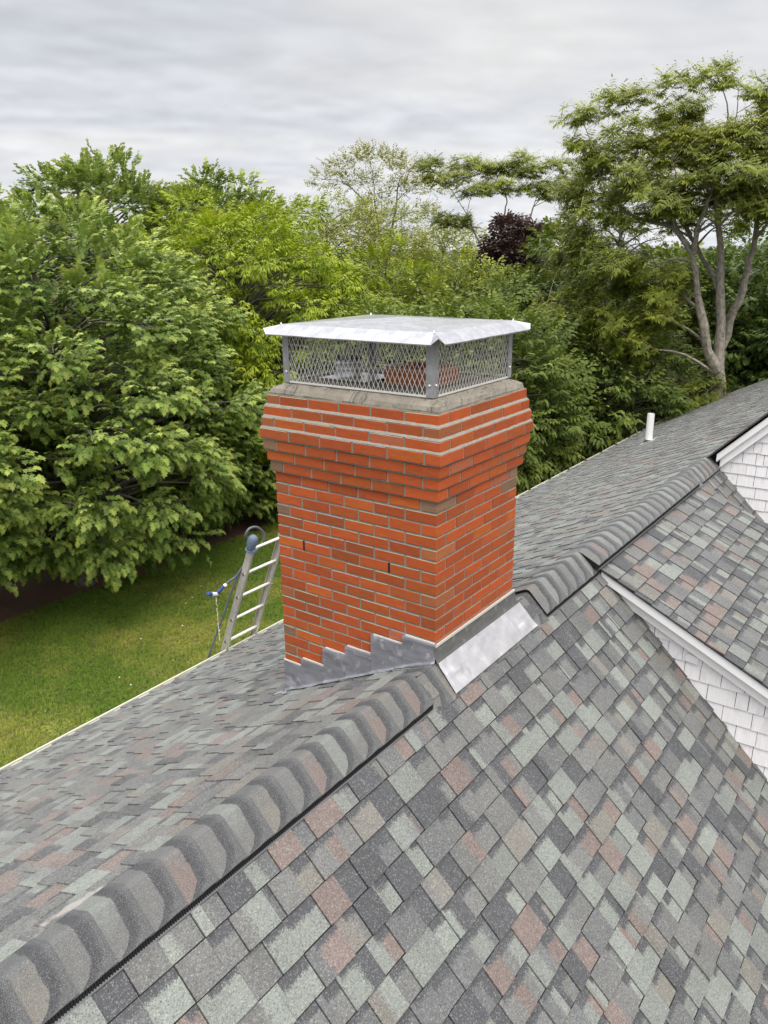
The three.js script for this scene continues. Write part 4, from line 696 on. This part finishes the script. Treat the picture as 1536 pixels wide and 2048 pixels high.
// clumps: [centre, radius xz, radius y, sprays]; limbs reach every clump
function tree(name, label, category, root, opt) {
  const r = rng(opt.seed), t = base(name, root, label, category, opt.group), geos = [], bark = opt.bark ?? barkDark;
  const stems = opt.stems ?? [[V(0, 0, 0), V((r() - 0.5) * 0.3, opt.h * 0.3, (r() - 0.5) * 0.3), V((r() - 0.5) * 0.6, opt.h * 0.6, (r() - 0.5) * 0.6), V((r() - 0.5) * 0.6, opt.h * 0.88, (r() - 0.5) * 0.6)]];
  const nodes = [];
  stems.forEach((s, i) => { const pts = curve(s, 18).map((p, k) => (k ? p.clone().add(V((r() - 0.5) * 0.07, 0, (r() - 0.5) * 0.07)) : p)), r0 = opt.stemR?.[i]?.[0] ?? opt.h * 0.02, r1 = opt.stemR?.[i]?.[1] ?? 0.03; geos.push(tube(pts, pts.map((p, k) => mix(r0, r1, k / (pts.length - 1)) * (1 + 0.5 * Math.exp(-k * 1.2) * (i === 0 ? 1 : 0)) * (0.9 + 0.25 * r())), 9)); pts.forEach((p, k) => { if (k > 1) nodes.push({ p, r: mix(r0, r1, k / (pts.length - 1)) }); }); });
  const place = [];
  for (const c of opt.clumps) {
    // limb from the best stem node below the clump
    let best = null, bd = 1e9; for (const n of nodes) { const dx = Math.hypot(n.p.x - c.p.x, n.p.z - c.p.z), dy = c.p.y - n.p.y, dd = n.p.distanceTo(c.p) + (dy < dx * 0.25 ? 1.5 : 0); if (dd < bd) { bd = dd; best = n; } }
    if (best && c.limb !== false) {
      const a = best.p, b = c.p, m = a.clone().lerp(b, 0.5).add(V((r() - 0.5) * 0.35, 0.12 * a.distanceTo(b) * (opt.arch ?? 1), (r() - 0.5) * 0.35)), pts = curve([a, m, b], 7), r0 = Math.min(best.r * 0.65, 0.012 + 0.018 * a.distanceTo(b));
      geos.push(tube(pts, pts.map((p, k) => mix(r0, 0.007, k / 7)), 5)); if (opt.grow) pts.forEach((p, k) => { if (k > 3) nodes.push({ p, r: mix(r0, 0.007, k / 7) }); });
    }
    const out = c.p.clone().sub(opt.heart ?? V(0, opt.h * 0.45, 0)).normalize();
    for (let k = 0; k < c.n; k++) {
      const q = V(r() * 2 - 1, r() * 2 - 1, r() * 2 - 1); if (q.length() > 1) q.multiplyScalar(0.7 / q.length()); q.multiplyScalar(0.55 + 0.45 * Math.pow(r(), 0.4));
      const p = c.p.clone().add(V(q.x * c.rx, q.y * c.ry, q.z * c.rx)), dir = out.clone().multiplyScalar(0.7).add(q.clone().multiplyScalar(0.9)).add(V((r() - 0.5) * 0.7, (r() - 0.5) * 0.5 - (opt.hang ?? 0.15), (r() - 0.5) * 0.7)); if (opt.pin) dir.multiplyScalar(0.6).add(V(0, 0.45, 0)); dir.normalize();
      place.push({ p, dir, top: q.y, c });
    }
    const tw = Math.min(c.twigs ?? 4, 8); for (let k = 0; k < tw; k++) { const e = c.p.clone().add(V((r() - 0.5) * 1.5 * c.rx, (r() - 0.3) * c.ry * 1.2, (r() - 0.5) * 1.5 * c.rx)), m = c.p.clone().lerp(e, 0.5).add(V(0, 0.05, 0)); geos.push(tube([c.p, m, e], [0.008, 0.006, 0.003], 4)); }
  }
  const tr = mesh('trunk', mergeGeometries(geos), bark, t);
  const I = new THREE.InstancedMesh(opt.spray, opt.mat ?? LM, place.length), M = new THREE.Matrix4(), C = new THREE.Color(), B = new THREE.Matrix4(), Q = new THREE.Quaternion();
  place.forEach((k, i) => {
    const x = k.dir, up = opt.pin ? V(r() - 0.5, r() - 0.5, r() - 0.5) : V((r() - 0.5) * 0.5, 1, (r() - 0.5) * 0.5), z = x.clone().cross(up).normalize(), y = z.clone().cross(x); B.makeBasis(x, y, z); Q.setFromRotationMatrix(B);
    const s = (opt.scale ?? 1) * (0.55 + 0.75 * r()); M.compose(k.p, Q, V(s, s, s)); I.setMatrixAt(i, M);
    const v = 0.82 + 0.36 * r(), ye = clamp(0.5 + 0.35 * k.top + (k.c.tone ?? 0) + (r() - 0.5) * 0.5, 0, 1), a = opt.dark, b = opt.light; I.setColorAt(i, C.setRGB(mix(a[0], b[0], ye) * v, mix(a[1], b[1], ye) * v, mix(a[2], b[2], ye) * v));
  });
  I.name = numbered('crown'); I.castShadow = I.receiveShadow = true; I.userData.kind = 'stuff'; t.add(I);
  return t;
}
// clumps over an egg shaped crown: layers of boughs near its surface and a loose filling
function eggClumps(seed, c, rx, ry, n, size, sprays, o = {}) {
  const r = rng(seed), out = [];
  for (let i = 0; i < n; i++) {
    const y = 1 - 2 * (i + 0.5) / n, a = i * 2.39996 + r() * 0.6, w = Math.sqrt(1 - y * y), k = (o.shell ?? 0.86) + 0.26 * (r() - 0.45), flare = y < 0 ? (o.skirt ?? 1) : 1, bump = 1 + 0.22 * (fbm(Math.cos(a) * w * 2 + seed, y * 2, Math.sin(a) * w * 2, 2) - 0.5);
    const p = V(c.x + Math.cos(a) * w * rx * k * flare * bump, c.y + y * ry * k * bump, c.z + Math.sin(a) * w * rx * k * flare * bump); if (p.y < (o.floor ?? 0.3)) continue;
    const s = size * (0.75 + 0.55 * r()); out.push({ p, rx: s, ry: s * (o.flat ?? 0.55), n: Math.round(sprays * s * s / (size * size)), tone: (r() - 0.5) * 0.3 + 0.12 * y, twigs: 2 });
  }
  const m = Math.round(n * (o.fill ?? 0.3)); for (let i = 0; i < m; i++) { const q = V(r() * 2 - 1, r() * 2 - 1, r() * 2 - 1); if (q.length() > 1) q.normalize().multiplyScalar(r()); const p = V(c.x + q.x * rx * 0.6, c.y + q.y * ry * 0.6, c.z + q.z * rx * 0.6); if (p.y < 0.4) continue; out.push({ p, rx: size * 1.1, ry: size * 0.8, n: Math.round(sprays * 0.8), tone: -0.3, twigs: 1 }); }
  return out;
}
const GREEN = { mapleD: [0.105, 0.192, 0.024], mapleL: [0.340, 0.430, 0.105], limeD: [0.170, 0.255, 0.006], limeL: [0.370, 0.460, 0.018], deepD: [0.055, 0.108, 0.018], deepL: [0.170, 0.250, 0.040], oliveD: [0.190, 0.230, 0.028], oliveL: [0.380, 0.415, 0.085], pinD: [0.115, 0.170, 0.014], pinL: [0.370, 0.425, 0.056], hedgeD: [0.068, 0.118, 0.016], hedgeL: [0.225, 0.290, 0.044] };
function blob(name, label, x, z, h, rx, opt) {   // an ordinary broad crown from near the ground to h
  const low = opt.low ?? 0.4, ry = (h - low) / 2, c = V(0, low + ry, 0);
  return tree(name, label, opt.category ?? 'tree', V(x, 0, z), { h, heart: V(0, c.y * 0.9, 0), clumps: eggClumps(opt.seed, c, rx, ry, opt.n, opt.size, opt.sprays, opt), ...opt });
}
// front row along the mulch bed
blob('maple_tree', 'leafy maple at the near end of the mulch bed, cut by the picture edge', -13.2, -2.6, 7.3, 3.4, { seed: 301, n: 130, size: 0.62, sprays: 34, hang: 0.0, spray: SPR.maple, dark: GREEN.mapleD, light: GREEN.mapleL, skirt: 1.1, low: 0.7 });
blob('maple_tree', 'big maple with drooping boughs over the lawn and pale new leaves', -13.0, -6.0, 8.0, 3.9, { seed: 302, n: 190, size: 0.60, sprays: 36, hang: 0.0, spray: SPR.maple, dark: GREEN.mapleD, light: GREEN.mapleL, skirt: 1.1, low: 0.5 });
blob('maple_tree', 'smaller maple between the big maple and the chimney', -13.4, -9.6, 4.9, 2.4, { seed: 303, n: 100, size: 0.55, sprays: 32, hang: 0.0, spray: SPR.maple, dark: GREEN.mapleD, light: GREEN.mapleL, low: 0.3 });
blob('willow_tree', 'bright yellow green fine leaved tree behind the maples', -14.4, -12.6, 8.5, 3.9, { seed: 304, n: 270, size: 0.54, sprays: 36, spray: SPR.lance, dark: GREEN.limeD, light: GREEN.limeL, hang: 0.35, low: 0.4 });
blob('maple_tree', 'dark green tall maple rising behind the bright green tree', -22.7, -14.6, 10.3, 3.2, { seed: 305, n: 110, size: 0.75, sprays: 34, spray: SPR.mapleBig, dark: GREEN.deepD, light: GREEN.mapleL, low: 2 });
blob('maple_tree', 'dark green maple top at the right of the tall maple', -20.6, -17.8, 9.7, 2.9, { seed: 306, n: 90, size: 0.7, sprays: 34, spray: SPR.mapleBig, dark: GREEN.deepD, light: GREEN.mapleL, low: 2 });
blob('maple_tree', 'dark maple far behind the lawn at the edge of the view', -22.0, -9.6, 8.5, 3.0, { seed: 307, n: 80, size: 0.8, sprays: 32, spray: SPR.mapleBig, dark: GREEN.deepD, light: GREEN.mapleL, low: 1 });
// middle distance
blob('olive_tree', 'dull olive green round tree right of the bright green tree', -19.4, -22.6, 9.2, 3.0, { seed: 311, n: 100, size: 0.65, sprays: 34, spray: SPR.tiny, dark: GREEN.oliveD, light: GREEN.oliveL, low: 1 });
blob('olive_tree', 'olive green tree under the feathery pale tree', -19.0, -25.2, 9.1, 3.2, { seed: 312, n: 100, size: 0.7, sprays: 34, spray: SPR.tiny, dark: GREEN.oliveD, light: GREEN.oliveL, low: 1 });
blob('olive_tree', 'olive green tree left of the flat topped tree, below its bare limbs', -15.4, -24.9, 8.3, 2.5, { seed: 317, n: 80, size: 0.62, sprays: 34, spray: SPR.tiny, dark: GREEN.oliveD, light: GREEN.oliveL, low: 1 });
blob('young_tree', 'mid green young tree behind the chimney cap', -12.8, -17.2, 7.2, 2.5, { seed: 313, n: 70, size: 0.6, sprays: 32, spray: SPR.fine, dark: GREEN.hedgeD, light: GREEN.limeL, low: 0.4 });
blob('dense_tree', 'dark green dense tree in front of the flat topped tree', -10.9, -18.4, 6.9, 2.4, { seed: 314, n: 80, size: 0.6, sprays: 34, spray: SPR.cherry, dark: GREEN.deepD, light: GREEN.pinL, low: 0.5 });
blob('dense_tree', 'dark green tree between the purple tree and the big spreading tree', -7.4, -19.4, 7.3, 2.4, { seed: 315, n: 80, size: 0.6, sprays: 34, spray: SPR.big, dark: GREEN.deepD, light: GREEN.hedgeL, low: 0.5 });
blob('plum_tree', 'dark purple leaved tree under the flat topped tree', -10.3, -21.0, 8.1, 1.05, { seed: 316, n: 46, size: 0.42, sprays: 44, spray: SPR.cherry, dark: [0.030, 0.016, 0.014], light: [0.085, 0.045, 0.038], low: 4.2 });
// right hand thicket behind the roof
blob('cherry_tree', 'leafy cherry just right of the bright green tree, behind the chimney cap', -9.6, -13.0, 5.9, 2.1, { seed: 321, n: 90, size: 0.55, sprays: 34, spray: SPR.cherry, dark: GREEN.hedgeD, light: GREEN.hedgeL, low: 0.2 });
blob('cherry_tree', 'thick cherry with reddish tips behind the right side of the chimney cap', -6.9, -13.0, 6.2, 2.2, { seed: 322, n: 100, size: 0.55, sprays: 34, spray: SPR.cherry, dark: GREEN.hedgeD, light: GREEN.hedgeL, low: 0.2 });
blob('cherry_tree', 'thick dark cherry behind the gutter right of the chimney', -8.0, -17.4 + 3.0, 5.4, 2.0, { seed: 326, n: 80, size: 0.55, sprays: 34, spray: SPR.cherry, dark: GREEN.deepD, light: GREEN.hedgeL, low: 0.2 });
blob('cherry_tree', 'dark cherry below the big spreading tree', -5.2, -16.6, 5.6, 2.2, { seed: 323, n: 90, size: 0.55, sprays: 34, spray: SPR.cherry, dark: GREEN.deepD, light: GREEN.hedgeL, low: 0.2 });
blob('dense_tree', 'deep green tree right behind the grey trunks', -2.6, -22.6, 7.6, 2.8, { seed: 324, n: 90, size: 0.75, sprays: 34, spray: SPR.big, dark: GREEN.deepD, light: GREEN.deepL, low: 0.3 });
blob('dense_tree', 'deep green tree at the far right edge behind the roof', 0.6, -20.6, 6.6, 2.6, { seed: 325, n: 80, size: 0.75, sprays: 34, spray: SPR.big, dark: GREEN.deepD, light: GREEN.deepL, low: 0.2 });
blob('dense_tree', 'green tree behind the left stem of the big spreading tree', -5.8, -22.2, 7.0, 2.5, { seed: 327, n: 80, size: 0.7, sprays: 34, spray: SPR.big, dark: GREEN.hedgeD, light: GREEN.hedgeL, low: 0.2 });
// big spreading tree with pinnate leaves and grey stems
{
  const root = V(-2.75, 0, -17.07), L = (x, y, z) => V(x, y, z).sub(root), r = rng(331);
  const stems = [
    [L(-2.6, 0, -17.1), L(-2.62, 2.4, -17.1), L(-2.64, 3.6, -17.09), L(-2.74, 4.26, -17.07), L(-2.83, 5.38, -17.05), L(-2.91, 6.3, -17.03), L(-3.04, 7.3, -17.0), L(-3.2, 8.06, -16.95), L(-3.2, 8.9, -16.96)],
    [L(-2.74, 4.2, -17.0), L(-3.0, 4.75, -16.7), L(-3.07, 5.18, -16.58), L(-3.23, 5.86, -16.53), L(-3.40, 6.53, -16.49), L(-3.47, 6.92, -16.47), L(-3.89, 7.47, -16.35), L(-4.26, 7.97, -16.23), L(-4.62, 8.72, -16.11)],
    [L(-2.6, 0.6, -17.6), L(-2.87, 4.62, -17.65), L(-2.67, 5.58, -17.7), L(-2.54, 6.28, -17.73), L(-2.46, 6.96, -17.75), L(-2.43, 7.62, -17.76), L(-2.53, 8.17, -17.73)],
    [L(-3.46, 6.90, -16.47), L(-3.38, 7.3, -16.3), L(-3.33, 7.62, -16.3), L(-3.17, 8.2, -16.34), L(-3.0, 8.8, -16.3)],
    [L(-3.89, 7.47, -16.35), L(-3.87, 8.04, -15.95), L(-3.86, 8.6, -15.93)],
    [L(-3.40, 6.7, -16.47), L(-3.74, 6.79, -16.1), L(-3.99, 6.67, -16.0), L(-4.07, 6.40, -15.97)],
    [L(-2.86, 6.0, -17.0), L(-3.6, 6.9, -17.6), L(-4.4, 8.0, -17.5), L(-5.0, 8.9, -17.2)],
    [L(-3.89, 7.47, -16.35), L(-4.8, 7.8, -15.7), L(-5.4, 8.5, -15.6)],
  ];
  const C = [[-5.8, 9.8, -15.6], [-6.1, 9.3, -15.4], [-5.3, 10.1, -15.8], [-4.7, 10.2, -16.0], [-4.1, 10.3, -16.2], [-3.4, 10.5, -16.4], [-2.8, 10.2, -16.6], [-2.2, 10.0, -16.7], [-5.5, 9.0, -15.7], [-4.7, 9.1, -16.0], [-3.9, 9.3, -16.2], [-3.1, 9.2, -16.5], [-2.4, 9.1, -16.6], [-4.1, 8.5, -16.2], [-3.2, 8.3, -16.4], [-2.4, 8.3, -16.6], [-4.9, 8.1, -15.9], [-5.4, 7.8, -15.7], [-4.5, 7.5, -16.0], [-5.8, 7.3, -15.5], [-5.1, 7.0, -15.8], [-6.1, 6.8, -15.4], [-3.8, 7.7, -16.3], [-1.6, 8.6, -17.2], [-4.3, 6.5, -16.1], [-5.0, 6.3, -15.9], [-5.5, 6.0, -15.7], [-6.3, 5.7, -15.3], [-5.1, 5.4, -15.8], [-4.5, 5.4, -16.0], [-3.9, 5.4, -16.2], [-4.4, 4.7, -16.1], [-2.9, 3.7, -16.4], [-3.3, 3.5, -16.2], [-1.6, 9.6, -17.4], [-1.0, 9.2, -17.2], [-1.2, 8.0, -17.6], [-3.3, 9.9, -18.0], [-4.2, 9.6, -18.1], [-5.0, 9.4, -17.6], [-2.2, 9.4, -18.3], [-3.6, 8.8, -18.3]];
  for (let i = 0; i < 76; i++) { const a = r() * 6.283, q = Math.sqrt(r()), y = r() * 2 - 1; C.push([-3.8 + Math.cos(a) * q * 2.9, 9.15 + y * 1.15 - q * q * 0.9, -16.8 + Math.sin(a) * q * 1.7]); }
  for (let i = 0; i < 16; i++) { const a = r() * 6.283, q = Math.sqrt(r()); C.push([-5.1 + Math.cos(a) * q * 1.5, 5.9 + (r() - 0.5) * 2.6, -15.7 + Math.sin(a) * q * 1.1]); }
  const clumps = C.map(([x, y, z]) => { const s = 0.46 + 0.2 * r(); return { p: L(x + (r() - 0.5) * 0.2, y + (r() - 0.5) * 0.2, z + (r() - 0.5) * 1.4), rx: s, ry: s * (0.5 + 0.35 * r()), n: 12 + Math.floor(r() * 6), tone: y > 9 ? 0.2 : -0.05, twigs: 4 }; });
  tree('spreading_tree', 'big spreading tree with grey forked trunks and feathery leaf clusters against the sky', 'tree', root, { seed: 331, h: 10.5, heart: V(-0.8, 7.0, 0.7), stems, stemR: [[0.175, 0.04], [0.125, 0.03], [0.135, 0.035], [0.07, 0.025], [0.06, 0.02], [0.045, 0.012], [0.07, 0.02], [0.05, 0.02]], clumps, spray: SPR.pin, dark: GREEN.pinD, light: GREEN.pinL, bark: barkPale, hang: -0.5, pin: true, grow: true });
}
{ // flat topped tree
  const root = V(-11.2, 0, -23.0), L = (x, y, z) => V(x, y, z).sub(root), r = rng(341);
  const stems = [[V(0, 0, 0), V(-0.2, 2.5, 0.2), V(-0.4, 4.8, 0.3), V(-0.5, 6.2, 0.4)], [V(-0.4, 4.8, 0.3), V(-0.9, 6.6, 0.6), V(-1.5, 8.2, 1.0)], [V(-0.4, 5.0, 0.3), V(0.2, 6.8, 0.3), V(0.6, 8.4, 0.2)], [V(-0.5, 6.0, 0.4), V(-0.5, 7.4, 0.5), V(-0.3, 8.7, 0.4)]];
  const C = [[-13.5, 9.5, -21.1], [-12.9, 9.6, -21.5], [-12.3, 9.6, -21.8], [-11.8, 9.7, -22.1], [-11.2, 9.6, -22.4], [-10.6, 9.7, -22.7], [-10.1, 9.6, -23.0], [-11.4, 9.1, -22.3], [-12.2, 9.1, -21.9], [-10.7, 9.0, -22.7], [-13.2, 8.9, -21.3], [-10.1, 8.9, -22.9], [-13.4, 8.3, -21.2], [-12.6, 9.0, -21.6], [-9.6, 9.3, -23.2], [-9.4, 8.6, -23.2], [-9.2, 7.9, -23.3], [-11.6, 9.6, -23.6], [-12.6, 9.4, -23.2], [-10.6, 9.4, -24.0], [-9.8, 8.0, -22.8], [-12.9, 7.7, -21.7]];
  tree('flat_topped_tree', 'flat topped tree with bare limbs and dark leaf clusters above the purple tree', 'tree', root, { seed: 341, h: 9.8, heart: V(-0.4, 6.5, 0.3), stems, stemR: [[0.17, 0.07], [0.08, 0.02], [0.08, 0.02], [0.06, 0.02]], clumps: C.map(([x, y, z]) => { const s = 0.55 + 0.15 * r(); return { p: L(x, y - 0.05 + (r() - 0.5) * 0.75, z + (r() - 0.5) * 1.2), rx: s * 1.1, ry: s * 0.5, n: 24, twigs: 4, tone: 0 }; }), spray: SPR.pin, dark: GREEN.pinD, light: GREEN.pinL, hang: -0.5, pin: true, grow: true, bark: barkPale, arch: 0.4 });
}
{ // thin feathery tree
  const root = V(-19.6, 0, -26.8), L = (x, y, z) => V(x, y, z).sub(root), r = rng(351);
  const stems = [[V(0, 0, 0), V(0.1, 3, 0), V(0.1, 6, 0.1), V(0.3, 8, 0), V(0.6, 10, -0.2)], [V(0.1, 5.4, 0.1), V(-0.3, 7.4, 0.4), V(-0.8, 9.2, 0.7), V(-1.5, 10.0, 1.2)], [V(0.1, 6.0, 0.1), V(-0.2, 8.4, 0.4), V(-0.4, 10.4, 0.5)]];
  const C = [[-21.6, 10.0, -25.1], [-21.1, 10.5, -25.5], [-20.4, 10.8, -26.0], [-20.1, 11.0, -26.3], [-20.7, 9.9, -25.7], [-20.1, 10.0, -26.3], [-19.7, 9.2, -26.5], [-19.0, 10.5, -27.0], [-18.7, 10.3, -27.3], [-19.0, 9.7, -27.0], [-18.5, 9.6, -27.4], [-19.4, 8.5, -26.8], [-20.4, 8.8, -26.0], [-18.1, 8.7, -27.6], [-17.9, 9.7, -27.7], [-18.4, 8.0, -27.2], [-20.2, 7.9, -26.2], [-19.3, 10.9, -26.9]];
  tree('feathery_tree', 'thin pale feathery tree standing against the sky above the chimney cap', 'tree', root, { seed: 351, h: 11.2, heart: V(0, 7, 0), stems, stemR: [[0.14, 0.02], [0.06, 0.015], [0.05, 0.012]], clumps: C.map(([x, y, z]) => { const s = 0.62 + 0.25 * r(); return { p: L(x, y, z), rx: s, ry: s * 0.55, n: 52, twigs: 6, tone: 0.1 }; }), spray: SPR.tiny, dark: [0.22, 0.23, 0.06], light: [0.38, 0.39, 0.12], grow: true, hang: 0.1 });
}
{ // pale tree top between the flat topped and the spreading tree
  blob('pale_tree', 'pale thin tree showing between the flat topped tree and the spreading tree', -9.4, -27.6, 10.2, 2.0, { seed: 361, n: 40, size: 0.6, sprays: 18, spray: SPR.tiny, dark: [0.12, 0.13, 0.05], light: [0.23, 0.23, 0.10], low: 5, fill: 0.1 });
}
// bushes
blob('bush', 'dark bush on the mulch bed left of the chimney', -13.4, -11.6, 2.6, 1.1, { seed: 371, category: 'bush', n: 40, size: 0.34, sprays: 30, spray: SPR.fine, dark: GREEN.deepD, light: GREEN.deepL, low: 0.05 });
blob('bush', 'leafy bush by the wall just under the gutter, its tips above the roof edge', -4.42, -0.25, 2.84, 0.30, { seed: 372, category: 'bush', n: 22, size: 0.10, sprays: 5, scale: 0.5, spray: SPR.fine, dark: [0.13, 0.17, 0.02], light: [0.26, 0.30, 0.05], low: 0.05 });
// far woods at the horizon
{
  const r = rng(381), n = 2600, I = new THREE.InstancedMesh(SPR.maple, LM, n), M = new THREE.Matrix4(), Q = new THREE.Quaternion(), C = new THREE.Color(), E = new THREE.Euler();
  for (let i = 0; i < n; i++) { const a = -2.75 + 1.5 * r(), D = 70 + 160 * Math.pow(r(), 1.3), h = (4.2 + 2.5 * fbm(a * 30, D * 0.03, 4, 3) + D * 0.008) * Math.pow(r(), 0.35), s = 5 + 5 * r(); M.compose(V(2 + Math.cos(a) * D, h, 3.4 + Math.sin(a) * D), Q.setFromEuler(E.set(r() * 0.6, r() * 6.28, r() * 0.6)), V(s, s * 1.2, s)); I.setMatrixAt(i, M); const v = 0.8 + 0.4 * r(); I.setColorAt(i, C.setRGB(0.075 * v, 0.10 * v, 0.045 * v)); }
  I.name = 'far_woods'; tag(I, 'distant woods on the horizon seen between the trees', null, null, 'stuff'); scene.add(I);
}

/* ------------------------------------------------------------------ draw */
const renderer = new THREE.WebGLRenderer({ antialias: true });
renderer.toneMapping = THREE.LinearToneMapping;
renderer.toneMappingExposure = EXPOSURE;
renderer.shadowMap.enabled = true;
renderer.setSize(768, 1024);
renderer.render(scene, camera);
